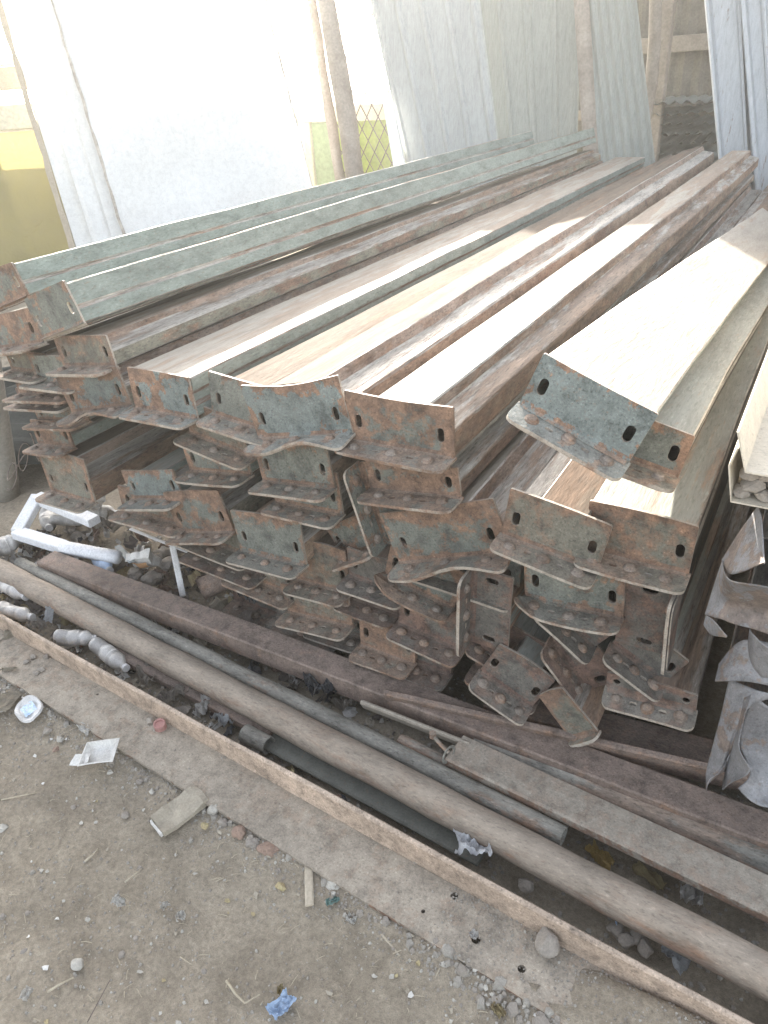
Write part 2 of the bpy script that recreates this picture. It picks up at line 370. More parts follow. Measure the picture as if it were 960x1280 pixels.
# ------------------------------------------------------------------ fences, leaning sheets and boards behind the pile
NR = Vector((0, -1, .12)).normalized()           # right hand row: leans back against a fence along X
NL = Vector((.707, -.707, .12)).normalized()     # left hand row: fence turned 45 degrees
PR, PL = Vector((0, 7, 1.0)), Vector((-5.2, 6.1, 1.0))
def edge_on(top, bot, p, n, z0, z1, off=0):
    A = onP(*top, Vector(p)-n*0+n*off, n); B = onP(*bot, Vector(p)+n*off, n)
    d = (A-B)/(A.z-B.z)
    return B+d*(z0-B.z), B+d*(z1-B.z)
def sheet(name, le, re, p, n, z0, z1, prof, mat, off=0, th=.004, nu=60, nv=10, parent=None, ragged=0, warp=.01):
    """a sheet standing between two measured side edges; prof(u,width) gives the rib height"""
    a0, a1 = edge_on(*le, p, n, z0, z1, off); b0, b1 = edge_on(*re, p, n, z0, z1, off)
    wd = (b0-a0).length; V = []; F = []
    for side in (0, 1):
        for j in range(nv+1):
            for i in range(nu+1):
                u, v = i/nu, j/nv
                P = (a0.lerp(b0, u)).lerp(a1.lerp(b1, u), v)
                q = P+n*(prof(u*wd)+warp*noise.noise(P*1.3+Vector((off*9, 0, 0)))+(0 if side else -th))
                if ragged and (i == 0 or i == nu): q += (b0-a0).normalized()*ragged*noise.noise(Vector((i*.3, q.z*7, off*50)))
                V.append(q)
    K = (nu+1)*(nv+1)
    for s in (0, 1):
        for j in range(nv):
            for i in range(nu):
                f = (s*K+j*(nu+1)+i, s*K+j*(nu+1)+i+1, s*K+(j+1)*(nu+1)+i+1, s*K+(j+1)*(nu+1)+i)
                F.append(f if s else f[::-1])
    rim = [i for i in range(nu+1)]+[j*(nu+1)+nu for j in range(1, nv+1)]+[nv*(nu+1)+i for i in range(nu-1, -1, -1)]+[j*(nu+1) for j in range(nv-1, 0, -1)]
    for k in range(len(rim)):
        a, b = rim[k], rim[(k+1) % len(rim)]; F.append((a, b, b+K, a+K))
    return mesh(name, V, F, mat, parent)
def ibr(pitch, h, w=.3):
    def f(x):
        t = (x/pitch) % 1.0
        return h*(sstep(0, .08, t)-sstep(w, w+.08, t))
    return f
def wavy(pitch, h): return lambda x: h*math.sin(2*math.pi*x/pitch)
flatp = lambda x: 0.0

tag(sheet('corrugated_sheet', ((462, 0), (515, 238)), ((600, 0), (628, 215)), PR, NR, .05, 2.65, ibr(.21, .024, .22), M['galv'], 0.05), 'grey ribbed roofing sheet leaning beside the narrow white board', 'roofing sheet', 'roofing sheets leaning behind the pile')
tag(sheet('corrugated_sheet', ((585, 0), (615, 215)), ((728, 0), (722, 195)), PR, NR, .05, 2.7, ibr(.17, .02, .25), M['galv2'], -.04), 'wide greenish ribbed roofing sheet, left of the grey leaning post', 'roofing sheet', 'roofing sheets leaning behind the pile')
tag(sheet('corrugated_sheet', ((726, 0), (748, 195)), ((796, 0), (817, 182)), PR, NR, .05, 2.6, wavy(.075, .009), M['galv2'], .12, nu=90), 'finely corrugated grey sheet leaning right of the grey post', 'roofing sheet', 'roofing sheets leaning behind the pile')
tag(sheet('corrugated_sheet', ((880, 0), (897, 190)), ((985, 0), (985, 190)), Vector((0, 6.75, 1)), Vector((0, -1, .03)).normalized(), .05, 2.7, ibr(.17, .05, .16), M['galv_bright'], .0), 'bright silver ribbed roofing sheet standing at the right edge', 'roofing sheet', 'roofing sheets leaning behind the pile')
tag(sheet('corrugated_sheet', ((925, 0), (940, 190)), ((1080, 0), (1080, 190)), Vector((0, 6.75, 1)), Vector((0, -1, .06)).normalized(), .05, 2.6, ibr(.12, .045, .3), M['galv_bright'], .09), 'second bright ribbed sheet overlapping the silver one at the far right edge', 'roofing sheet', 'roofing sheets leaning behind the pile')
# narrow white board and timber posts
tag(sheet('narrow_board', ((480, 138), (497, 236)), ((491, 134), (512, 234)), PR, NR, .1, 1.28, flatp, M['white'], .16, th=.03, nu=4), 'narrow white board standing left of the grey ribbed roofing sheet', 'board')
def post(px0, px1, y, r, label, cat='post', z0=0, z1=2.9, mat='wood', name='timber_post', group='timber posts leaning on the fence', bend=.03):
    A, B = onY(*px0, y), onY(*px1, y); d = (A-B)/(A.z-B.z)
    pts = []
    for i in range(12):
        z = z0+(z1-z0)*i/11; p = B+d*(z-B.z)
        p.x += bend*noise.noise(Vector((z*1.1, px0[0], 0))); p.y += .1*(z-1)
        pts.append(p)
    V, F = tube_pts(pts, r*1.12, 9, True, r*.9)
    V = [v+Vector((1, 1, 0))*.012*noise.noise(v*6) for v in V]
    return tag(mesh(name, V, F, M[mat], smooth=True), label, cat, group)
post((413, 60), (452, 242), 6.95, .088, 'thick dark timber post leaning right of the white panel')
post((398, 80), (432, 245), 7.05, .05, 'thin dark timber pole leaning just left of the thick post')
post((722, 0), (741, 195), 6.9, .065, 'grey timber post leaning between two grey roofing sheets')
post((818, 0), (806, 120), 7.3, .05, 'crooked grey pole standing in front of the dark shed', bend=.12)

# yard fence beyond the gap (right row)
def yard_fence():
    f = empty('yard_fence', (-3.6, 7.75, 0)); tag(f, 'beige framed fence of lime green sheet and wire mesh behind the posts', 'fence')
    Y = 7.75; o = Vector((-3.6, Y, 0))
    zt = onY(430, 131, Y).z; zb = onY(430, 151, Y).z
    xl, xr = onY(330, 130, Y).x, onY(560, 130, Y).x
    xm, xp = onY(425, 200, Y).x, onY(389, 170, Y).x
    def box(name, x0, x1, y0, y1, z0, z1, m):
        bm = bmesh.new(); bm_box(bm, x0-o.x, x1-o.x, y0-Y, y1-Y, z0, z1); bmesh.ops.bevel(bm, geom=bm.edges[:], offset=.006, segments=1, affect='EDGES')
        from_bm(name, bm, M[m], f)
    box('rail', xl, xr, Y-.05, Y+.03, zb, zt, 'beige'); box('post', xp-.075, xp+.02, Y-.055, Y+.04, 0, zb-.002, 'beige')
    box('post', xr-.1, xr, Y-.055, Y+.04, 0, zb-.002, 'beige'); box('rail', xl, xr, Y-.05, Y+.03, 2.25, 2.32, 'beige')
    box('green_panel', xp+.021, xm, Y-.01, Y+.01, .03, zb-.004, 'greensheet'); box('lime_panel', xm+.004, xr-.102, Y-.01, Y+.01, .03, zb-.004, 'lime')
    V, F = [], []
    def wire(a, b):
        v, q = tube_pts([a, b], .006, 4, False); k = len(V); V.extend(v); F.extend([tuple(i+k for i in c) for c in q])
    w, h = xr-xm, 2.2
    for i in range(-22, 26):
        for s in (1, -1):
            x0 = xm-o.x+i*.14; pts = []
            for z in [k*.1 for k in range(0, 23)]:
                x = x0+s*z*.62
                if xm-o.x < x < xr-o.x-.1: pts.append(Vector((x, -.055+.004*s, z)))
            if len(pts) > 1: wire(pts[0], pts[-1])
    mesh('wire_mesh', V, F, M['wire'], f)
yard_fence()
# shed in shade at the back right
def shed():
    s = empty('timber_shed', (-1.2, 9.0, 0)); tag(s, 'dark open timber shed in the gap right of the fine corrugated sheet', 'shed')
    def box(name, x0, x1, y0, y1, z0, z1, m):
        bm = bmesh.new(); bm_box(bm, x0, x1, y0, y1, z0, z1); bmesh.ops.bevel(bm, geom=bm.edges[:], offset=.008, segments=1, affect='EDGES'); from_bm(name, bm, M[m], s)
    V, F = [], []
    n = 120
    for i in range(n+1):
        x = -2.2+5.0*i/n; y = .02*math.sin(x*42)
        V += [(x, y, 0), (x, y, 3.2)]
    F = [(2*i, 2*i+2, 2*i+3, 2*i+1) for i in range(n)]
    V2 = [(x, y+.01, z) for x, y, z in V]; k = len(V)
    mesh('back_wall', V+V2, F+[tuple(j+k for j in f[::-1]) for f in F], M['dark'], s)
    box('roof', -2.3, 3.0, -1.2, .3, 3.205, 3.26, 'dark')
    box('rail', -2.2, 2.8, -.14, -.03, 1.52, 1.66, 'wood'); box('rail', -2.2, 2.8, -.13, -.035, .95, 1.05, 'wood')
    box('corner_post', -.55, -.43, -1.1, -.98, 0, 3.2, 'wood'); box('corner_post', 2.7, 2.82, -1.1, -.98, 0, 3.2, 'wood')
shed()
for k in range(7):
    c = onY(862, 150-k*9, 8.4)
    V, F = [], []
    for s in (0, 1):
        for i in range(41):
            x = -.42+.84*i/40; z = .014*math.sin(i*1.26)+s*.004
            V += [(x, -.5, z), (x+.03*math.sin(k*5), .5, z)]
    for s in (0, 1):
        for i in range(40):
            f = (s*82+2*i, s*82+2*i+2, s*82+2*i+3, s*82+2*i+1); F.append(f if s else f[::-1])
    o = mesh('roofing_offcut', V, F, M['galv2'], loc=(c.x+.02*math.sin(k*3), 8.4+.05*math.sin(k*7), .62+k*.085), rot=(0, R_(2*math.sin(k*2.1)), R_(4*math.sin(k*3.7))))
    tag(o, ('lowest corrugated offcut, resting on the block in the dark shed', 'second corrugated offcut from the bottom of the shed stack', 'third corrugated offcut from the bottom of the shed stack', 'middle corrugated offcut of the seven stacked in the shed', 'third corrugated offcut from the top of the shed stack', 'second corrugated offcut from the top of the shed stack', 'topmost corrugated offcut of the stack in the dark shed')[k], 'roofing offcut', 'corrugated offcuts stacked in the dark shed')
bm = bmesh.new(); bm_box(bm, -.36, .36, -.4, .4, 0, .6); bmesh.ops.bevel(bm, geom=bm.edges[:], offset=.02, segments=2, affect='EDGES')
c = onY(862, 150, 8.4); tag(from_bm('timber_block', bm, M['wood'], loc=(c.x, 8.4, .005)), 'dark timber block carrying the corrugated offcuts in the shed', 'block')

# left row: white panels on a fence with a yellow tarpaulin
main = sheet('white_panel', ((70, 20), (158, 303)), ((340, 30), (396, 257)), PL, NL, .12, 2.95, flatp, M['white'], .06, th=.02, nu=40, nv=90, ragged=.016, warp=.05)
tag(main, 'large white painted panel with torn left edge leaning on the fence', 'panel', 'white panels leaning on the fence')
rel_later = [sheet('torn_edge', ((69, 20), (156, 303)), ((71.5, 20), (160, 303)), PL, NL, .12, 2.95, flatp, M['paper_torn'], .064, th=.022, nu=2, nv=110, ragged=.012),
             sheet('torn_edge', ((339.5, 30), (395, 257)), ((341, 30), (397, 257)), PL, NL, .12, 2.95, flatp, M['paper_torn'], .062, th=.018, nu=2, nv=80, ragged=.008)]
for o in rel_later: o.parent = main
b1 = empty('white_panel', onP(60, 300, PL, NL)); b1.location.z = 0
tag(b1, 'white board with brown edge strip, leftmost of the leaning white panels', 'panel', 'white panels leaning on the fence')
def rel(o, root): o.parent = root; o.matrix_parent_inverse = Matrix.Translation(-Vector(root.location)); return o
rel(sheet('board_face', ((0, -3), (97, 315)), ((38, 20), (130, 310)), PL, NL, .12, 3.6, flatp, M['white'], -.1, th=.03, nu=6, nv=14), b1)
rel(sheet('edge_strip', ((-8, -3), (88, 315)), ((0, -3), (96.4, 315)), PL, NL, .12, 3.6, flatp, M['wood_pale'], -.09, th=.045, nu=3, nv=30, ragged=.02), b1)
tag(sheet('white_panel', ((22, 0), (118, 310)), ((98, 20), (182, 310)), PL, NL, .12, 3.65, ibr(.5, .03, .3), M['white'], -.03, th=.012, nu=20, nv=14), 'narrow white folded board between the edged board and the large panel', 'panel', 'white panels leaning on the fence')
def left_fence():
    n = Vector((.707, -.707, 0)); d = Vector((-.707, -.707, 0)); p0 = PL-n*.55
    base = Vector((p0.x, p0.y, 0)); f = empty('tarpaulin_fence', base); tag(f, 'beige rail fence hung with yellow tarpaulin left of the white panels', 'fence')
    P = lambda px, py: onP(px, py, p0, n)
    zr0, zr1 = P(20, 162).z, P(20, 130).z; zu0, zu1 = P(20, 82).z, P(20, 72).z
    print('left fence', zr0, zr1, zu0, zu1, P(0, 215).z, P(0, 320).z, P(0, 130), P(90, 200))
    def bar(name, s0, s1, z0, z1, t0, t1, m):
        V = [d*s+n*t+Vector((0, 0, z)) for s in (s0, s1) for t in (t0, t1) for z in (z0, z1)]
        bm = bmesh.new(); vv = [bm.verts.new(v) for v in V]
        for q in ((0, 1, 3, 2), (4, 6, 7, 5), (0, 4, 5, 1), (2, 3, 7, 6), (0, 2, 6, 4), (1, 5, 7, 3)): bm.faces.new([vv[i] for i in q])
        bmesh.ops.recalc_face_normals(bm, faces=bm.faces[:]); bmesh.ops.bevel(bm, geom=bm.edges[:], offset=.008, segments=1, affect='EDGES')
        return from_bm(name, bm, M[m], f)
    bar('rail', -.3, 7, zr0, zr1, -.04, .04, 'beige'); bar('rail', -.3, 7, zu0, zu1, -.04, .04, 'beige')
    bar('board', -.3, 7, zu0-.19, zu0-.004, -.02, .02, 'wood_pale')
    for s in (0.0, 2.2, 4.6, 6.9): bar('post', s-.05, s+.05, 0, zu1+.4, -.14, -.045, 'beige')
    V, F = [], []
    nu, nv = 70, 14
    for side in (0, 1):
        for j in range(nv+1):
            for i in range(nu+1):
                s = -.3+7.3*i/nu; z = .02+(zr0-.04)*j/nv
                V.append(d*s+n*(.05*noise.noise(Vector((s*1.6, z*1.4, 3)))+.03*math.sin(s*5+z)*(1-j/nv)-side*.004)+Vector((0, 0, z)))
    K = (nu+1)*(nv+1)
    for j in range(nv):
        for i in range(nu): F.append((j*(nu+1)+i, j*(nu+1)+i+1, (j+1)*(nu+1)+i+1, (j+1)*(nu+1)+i))
    mesh('tarpaulin', V[:K], F, M['tarp'], f, smooth=True)
    return base, n, d, zr0
LF = left_fence()
# unseen wall added behind the tarpaulin to keep sun off its lower part
def shade_wall():
    base, n, d, zr = LF
    p = base-n*1.3; w = Vector((0, 0, 0))
    bm = bmesh.new()
    V = [d*s+n*t+Vector((0, 0, z)) for s in (-.5, 7.5) for t in (-.1, .1) for z in (-.05, 1.39)]
    vv = [bm.verts.new(v) for v in V]
    for q in ((0, 1, 3, 2), (4, 6, 7, 5), (0, 4, 5, 1), (2, 3, 7, 6), (0, 2, 6, 4), (1, 5, 7, 3)): bm.faces.new([vv[i] for i in q])
    o = from_bm('shade_wall', bm, M['concrete'], loc=p); tag(o, 'unseen low wall added to shade the foot of the yellow tarpaulin', 'wall')
shade_wall()

# concrete post with wire at the left edge
A, B = onY(-14, 470, 1.62), onY(14, 645, 1.62)
d = (A-B)/(A.z-B.z); V, F = tube_pts([B+d*(z-B.z) for z in (-.02, .2, .45, .7, .95)], .052, 16)
tag(mesh('concrete_post', V, F, M['concrete'], smooth=True), 'round concrete post leaning beside the left end of the pile', 'post')
pts = []
for i in range(70):
    t = i/69; q = onY(8+38*t+9*math.sin(t*17), 600-45*t+14*math.sin(t*23+1), 1.50-.05*math.cos(t*19)); pts.append(q)
V, F = tube_pts(pts, .0022, 5); tag(mesh('loose_wire', V, F, M['wire'], smooth=True), 'tangled loop of loose wire hanging between the post and the pile', 'wire')

# ------------------------------------------------------------------ the pile of channel beams
SETS = {   # top, side, drop, ledge, cleat
    'pale': ('top_pale', 'side_rust', 'drop', 'ledge', 'cleat_rusty'), 'olive': ('top_pale', 'side_olive', 'drop', 'ledge', 'cleat'),
    'tan': ('top_tan', 'side_dark', 'drop', 'ledge', 'cleat'), 'green': ('top_green', 'side_green', 'side_green', 'ledge', 'cleat'),
    'clean': ('top_pale', 'side_green', 'drop', 'ledge', 'cleat_clean'), 'rust': ('top_tan', 'side_rust', 'drop', 'ledge', 'cleat_rusty'),
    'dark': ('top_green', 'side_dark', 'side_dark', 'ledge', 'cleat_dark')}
def profile(kind, W, H):
    h = W/2; t = .97*H
    if kind == 'ridge':      # raised crown, a step down to a ledge on both sides
        P = [(-h, 0, 2), (h, 0, 2), (h, .5*H, 1), (h-.006, .545*H, 4), (.29*W, .70*H, 3), (.275*W, t, 0), (-.22*W, t, 3), (-.235*W, .6*H, 4), (-h, .5*H, 2)]
    elif kind == 'flat':
        P = [(-h, 0, 2), (h, 0, 2), (h, .30*H, 1), (h-.006, .34*H, 2), (h-.006, .58*H, 1), (h, .62*H, 2), (h, t, 0), (-h, t, 2)]
    elif kind == 'side':     # C section lying on its side, web to the right
        P = [(-h, 0, 2), (h, 0, 2), (h, .36*H, 1), (h-.004, .385*H, 2), (h, .41*H, 2), (h, t, 1), (h-.035, t, 2), (h-.035, t-.004, 2), (h-.004, t-.004, 2), (h-.004, .004, 2), (-h, .004, 2)]
    return chamfer(P, .0035)
BOLT = None
def bolt_mesh():
    global BOLT
    bm = bmesh.new(); rings = []
    for r, z in ((.0185, 0), (.018, .002), (.0135, .0026), (.0135, .006), (.0115, .0082), (.006, .009)):
        rings.append([bm.verts.new((r*math.cos(2*math.pi*k/12), r*math.sin(2*math.pi*k/12), z)) for k in range(12)])
    for a, b in zip(rings, rings[1:]):
        for k in range(12): bm.faces.new((a[k], a[(k+1) % 12], b[(k+1) % 12], b[k]))
    bm.faces.new(rings[-1]); BOLT = bpy.data.meshes.new('bolt'); bm.to_mesh(BOLT); bm.free(); BOLT.materials.append(M['bolt'])
    BOLT.polygons.foreach_set('use_smooth', [True]*len(BOLT.polygons))
bolt_mesh()
GROUP = 'steel channel beams stacked in the pile'
nb = 0
def beam(label, TL, TR, third, side='R', dy=0.0, prof='ridge', mats='green', leg='flat', L=None, vp=None, droop=0, dent=0.0, top_dent=None, Y0=1.35, leglen=.076, cleat=None):
    global nb; nb += 1
    rnd = random.Random(nb*13)
    y = Y0+dy
    a, b, c = onY(*TL, y), onY(*TR, y), onY(*third, y)
    ang = math.atan2(b.z-a.z, b.x-a.x); W = math.hypot(b.x-a.x, b.z-a.z)
    nrm = Vector((-math.sin(ang), 0, math.cos(ang))); H = abs((c-a).dot(nrm))
    base = (a+b)/2-nrm*H
    root = empty('steel_channel', base)
    if vp:
        dr = ray(*vp).normalized(); yaw = math.atan2(-dr.x, dr.y); pitch = math.asin(dr.z)
    else: yaw = R_(rnd.uniform(-.35, .35)); pitch = R_(rnd.uniform(-.12, .12))
    root.rotation_euler = (Matrix.Rotation(yaw, 3, 'Z') @ Matrix.Rotation(pitch, 3, 'X') @ Matrix.Rotation(-ang, 3, 'Y')).to_euler()
    tag(root, label, 'steel channel', GROUP)
    S = SETS[mats]
    # the channel
    P = profile(prof, W-.006, H-.004); n = len(P); L = (L or 4.9)+rnd.uniform(-.08, .08)
    ys = [0.002+L*(i/22.0)**1.15 for i in range(23)]
    V, F, mi = [], [], []
    idx = {0: 0, 1: 3, 2: 1, 3: 2, 4: 3}
    for yy in ys:
        for (x, z, m) in P:
            k = min(1, yy/.5)
            wob = .0042*k; q = Vector((x*9, yy*2.3, z*9+nb*7))
            V.append((x+wob*noise.noise(q)+.004*math.sin(yy*1.3+nb)*k, yy, z+.001+wob*noise.noise(q+Vector((5, 0, 0)))))
    for i in range(len(ys)-1):
        for k in range(n):
            F.append((i*n+k, (i+1)*n+k, (i+1)*n+(k+1) % n, i*n+(k+1) % n)); mi.append(P[k][2])
    F.append(tuple((len(ys)-1)*n+k for k in range(n))); mi.append(1)
    # material slots: 0 top, 1 edge, 2 side, 3 drop, 4 ledge
    mesh('channel', V, F, [M[S[0]], M[S[3]], M[S[1]], M[S[2]], M[S[3]]], root, mi)
    # the cleat: end plate with two slots, foot leg with three bolts
    bm = bmesh.new(); th = .0065; r = .0035
    tdn = top_dent if top_dent is not None else rnd.uniform(-.004, .004)
    bow = rnd.uniform(-.006, .006)+dent
    cj = [rnd.uniform(-.004, .004) for _ in range(4)]
    def pf(u, v, w):
        s = u/W; k = v/H
        z = v+k*(tdn*math.cos(s*math.pi*1.3)+cj[0]*s)
        return Vector((u+k*cj[1]*s, -w+bow*k*k*math.cos(math.pi*s)+k*k*cj[2]*2*s, z))
    sv = min(.042, H*.42)
    holes = [slot(q*W*.385, sv+H*.06, .0175, min(.034, H*.4)) for q in (-1, 1)] if W > .12 else []
    holed(bm, rrect(-W/2, W/2, 0, H, r, (0, 0, 1, 1), 3), holes, th, pf, lambda u, v: Vector((u/W+.5, v/H, 0)))
    am = {'flat': rnd.uniform(-.003, .003), 'wave': .014, 'curl': .02, 'bend': -.016, 'none': 0}[leg]
    dr_ = R_(droop)
    def lf(u, v, w):
        s = u/W; k = v/leglen
        z = w-th
        if leg == 'wave': z += am*k*math.sin(s*6.5+.6)
        elif leg == 'curl': z += .05*max(0, -s-.28)**1.3*4*k+.02*(1-math.cos(s*2))*k
        elif leg == 'bend': z += am*k*math.cos(s*4.2)
        else: z += am*k*math.cos(s*3+nb)
        yy, zz = -v*math.cos(dr_)-th*.2, z-v*math.sin(dr_)
        return Vector((u, yy, zz))
    noleg = leg == 'none'
    holes = [slot(q*W*.165, leglen*.52, .017, .0085, 4) for q in (-1, 1)] if W > .12 else []
    holed(bm, rrect(-W/2-.004, W/2+.004, -leglen, 0, .019, (1, 1, 0, 0), 4), [[(u, -v) for u, v in h][::-1] for h in holes], th, lambda u, v, w: lf(u, -v, w), lambda u, v: Vector((.5+.84*u/W, .25+.5*max(0, -v/leglen)**3, 1)))
    # root of the beam's web showing as a second layer under the leg
    holed(bm, rrect(-W/2+.006, W/2-.003, -leglen*.93, .01, .022, (1, 1, 0, 0), 4), [], .003, lambda u, v, w: lf(u, -v, w-.0042), lambda u, v: Vector((.5, .8, 1)))
    # inner fillet
    fil = []
    for i in range(13):
        u = -W/2+.004+(W-.008)*i/12; e = lf(u, .012, th); fil.append((bm.verts.new((u, -th-.0105, e.z+.0004)), bm.verts.new((u, -th-.0028, .0032)), bm.verts.new((u, -th-.0003, .011))))
    for p, q in zip(fil, fil[1:]):
        bm.faces.new((p[0], q[0], q[1], p[1])); bm.faces.new((p[1], q[1], q[2], p[2]))
    if noleg:
        bmesh.ops.delete(bm, geom=[v for v in bm.verts if v.co.y < -.02], context='VERTS')
    cl = from_bm('cleat', bm, [M[cleat or S[4]], M['worn_edge']], root, recalc=False)
    if W > .12 and not noleg:
        for q in (-.345, 0, .345):
            u = (q+rnd.uniform(-.02, .02))*W; v = leglen*.5+rnd.uniform(-.004, .004)
            p = lf(u, v, th+.0005); e1 = lf(u+.01, v, th)-lf(u-.01, v, th); e2 = lf(u, v-.01, th)-lf(u, v+.01, th)
            nz = e1.cross(e2).normalized()
            link('bolt', BOLT, cl, p, nz.to_track_quat('Z', 'Y').to_euler()).scale = [rnd.uniform(.70, .84)]*3
    return root

# top layer, left to right
beam('green channel on its side along the back edge, behind the other green one', (-24, 346), (17, 326), (30, 372), prof='side', mats='green', L=4.3, dy=.06, leg='none')
beam('green channel on its side with tall web and tilted end plate, at the back left', (31, 373), (82, 350), (106, 404), prof='side', mats='green', L=5.0, dy=-.02, leg='none')
beam('channel under the tilted green one, its end plate cut by the left edge', (-30, 398), (40, 384), (51, 428), mats='olive', L=3.0, dy=.03)
beam('channel with brown topped end plate just below the tall green web', (68, 420), (134, 418), (141, 457), mats='olive', cleat='cleat_rusty', L=4.9)
beam('channel with plain green plate and orange wavy foot, left of the two upright bright plates', (72, 471), (147, 457), (160, 506), mats='olive', leg='wave', L=4.95, cleat='cleat_clean', dy=-.02)
beam('channel with pale green upright plate and bright foot on the top row', (159, 458), (238, 470), (248, 522), mats='clean', prof='flat', L=5.0, dy=-.02)
beam('shade toned tan channel with rusty plate half hidden behind the dented blue green plate', (262, 463), (352, 489), (345, 540), mats='tan', prof='ridge', L=5.05, cleat='cleat')
beam('channel with blue green plate, dipped top edge and wavy foot', (304, 482), (423, 470), (429, 541), mats='rust', L=5.05, dy=-.035, leg='wave', cleat='cleat_clean', top_dent=-.008)
beam('bright topped channel with rust rimmed plate, in the middle of the top row', (432, 488), (568, 508), (570, 571), mats='pale', L=5.1, dy=-.03, cleat='cleat')
beam('large tilted channel with sunlit cream top and scratched green plate, at the right', (678, 443), (823, 518), (790, 578), mats='clean', prof='flat', vp=(1075, 175), droop=14, leglen=.062, dy=-.1, L=4.6, cleat='cleat_clean')
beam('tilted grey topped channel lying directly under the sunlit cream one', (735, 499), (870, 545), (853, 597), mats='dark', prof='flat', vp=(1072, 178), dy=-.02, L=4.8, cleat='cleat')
# second layer
beam('channel below the rust rimmed plate, with two dark slots and bright foot', (458, 573), (573, 582), (578, 620), mats='pale', L=5.1, dy=-.02, cleat='cleat')
beam('channel with rusty brown plate under the dented blue green plate', (316, 545), (408, 551), (414, 608), mats='rust', L=5, dy=-.01, cleat='cleat')
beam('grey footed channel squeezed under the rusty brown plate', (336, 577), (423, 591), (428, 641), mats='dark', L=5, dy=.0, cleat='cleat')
beam('channel whose tilted rusty foot lies below the pale green upright plate', (236, 501), (320, 533), (320, 571), mats='rust', L=4.9, dy=.01, cleat='cleat_rusty')
beam('channel with grey green plate over the dark hole in the pile', (228, 552), (306, 556), (312, 592), mats='green', L=4.9, dy=.03)
beam('channel with small slotted plate showing third from the top at the left edge', (36, 443), (100, 446), (101, 478), mats='green', L=4.6, dy=.03, cleat='cleat')
beam('channel with rusty plate farthest left, above the thin projecting feet', (8, 436), (58, 442), (62, 467), mats='rust', L=4.6, dy=.05)
beam('channel with thin pointed foot, middle of three projecting at the left', (18, 472), (92, 472), (92, 492), mats='rust', L=4.5, dy=.03)
beam('channel with thin dusty foot, lowest of three projecting at the left', (20, 484), (90, 484), (92, 502), mats='dark', L=4.5, dy=.05)
beam('channel with narrow green plate between two feet, above the bent wire', (42, 506), (106, 506), (108, 525), mats='green', L=4.6, dy=.05)
beam('channel with tilted green plate right above the brown plate at the left', (38, 523), (83, 527), (91, 558), mats='green', L=4.6, dy=.03)
beam('channel with bare brown plate and visible rusty side, lowest at the left', (48, 560), (105, 574), (116, 626), mats='rust', L=4.6, dy=-.0)
# lower left
beam('channel with plain green plate above the white foam frame', (153, 588), (217, 586), (222, 622), mats='green', L=4.8, dy=.0, cleat='cleat_clean')
beam('channel with rust topped green plate, right of the plain green plate', (205, 615), (273, 611), (290, 663), mats='olive', L=4.8, dy=-.02, cleat='cleat')
beam('channel with bright chipped top edge on its plate, above the rusty can', (290, 635), (375, 652), (383, 704), mats='rust', L=4.8, dy=-.03, cleat='cleat')
beam('channel with flat rusty foot under the plain green plate', (148, 606), (232, 628), (236, 656), mats='rust', L=4.6, dy=.0)
beam('channel with rusty foot right below the rust topped green plate', (225, 628), (318, 662), (316, 694), mats='rust', L=4.6, dy=.02)
beam('channel with dark foot just above the rusty can', (238, 660), (330, 692), (326, 716), mats='dark', L=4.6, dy=.02)
beam('channel with rusty plate right of the chipped plate, in shade', (362, 672), (433, 688), (436, 738), mats='rust', L=4.8, dy=.01, cleat='cleat_rusty')
beam('channel with striped rust and green plate above the brown tube', (352, 726), (435, 743), (436, 779), mats='rust', L=4.7, dy=-.01, cleat='cleat_rusty')
beam('channel with rust red foot left of the striped plate', (292, 690), (372, 720), (370, 742), mats='rust', L=4.6, dy=.02)
beam('channel with low foot beneath the striped plate', (345, 742), (428, 772), (425, 795), mats='dark', L=4.6, dy=.02)
beam('channel with small square plate tilted left in the centre hole', (408, 657), (452, 640), (468, 683), mats='olive', L=4.6, dy=.05)
# centre
beam('channel standing on edge with its bolted leg facing left, in the centre', (500, 572), (533, 678), (455, 588), side='L', mats='green', L=4.6, dy=.0, cleat='cleat')
beam('channel with olive plate and long buckled foot, below the centre plates', (476, 641), (617, 622), (624, 690), mats='olive', leg='wave', L=5, dy=-.03, cleat='cleat')
beam('channel with triangular corner of green plate poking below the buckled foot', (525, 652), (655, 692), (632, 737), mats='green', L=4.8, dy=.01)
beam('channel with curled foot and tilted grey plate, left of the upright plate', (492, 670), (582, 714), (566, 757), mats='green', leg='curl', L=4.8, dy=-.02)
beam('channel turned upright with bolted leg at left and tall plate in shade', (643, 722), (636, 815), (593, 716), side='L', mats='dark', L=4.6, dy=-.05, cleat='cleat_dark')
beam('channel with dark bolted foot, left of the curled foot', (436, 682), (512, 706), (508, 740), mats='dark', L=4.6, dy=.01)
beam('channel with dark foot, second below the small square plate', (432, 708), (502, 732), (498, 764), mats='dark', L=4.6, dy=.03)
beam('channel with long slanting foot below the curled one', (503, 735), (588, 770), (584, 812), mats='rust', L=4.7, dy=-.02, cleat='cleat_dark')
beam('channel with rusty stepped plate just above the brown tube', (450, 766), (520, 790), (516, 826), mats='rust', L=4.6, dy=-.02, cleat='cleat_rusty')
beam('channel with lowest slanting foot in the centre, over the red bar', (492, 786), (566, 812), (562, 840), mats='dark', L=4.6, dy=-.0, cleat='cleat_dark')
beam('channel with flat foot left of the stepped plate, near the brown tube', (392, 752), (456, 772), (452, 794), mats='dark', L=4.6, dy=.03)
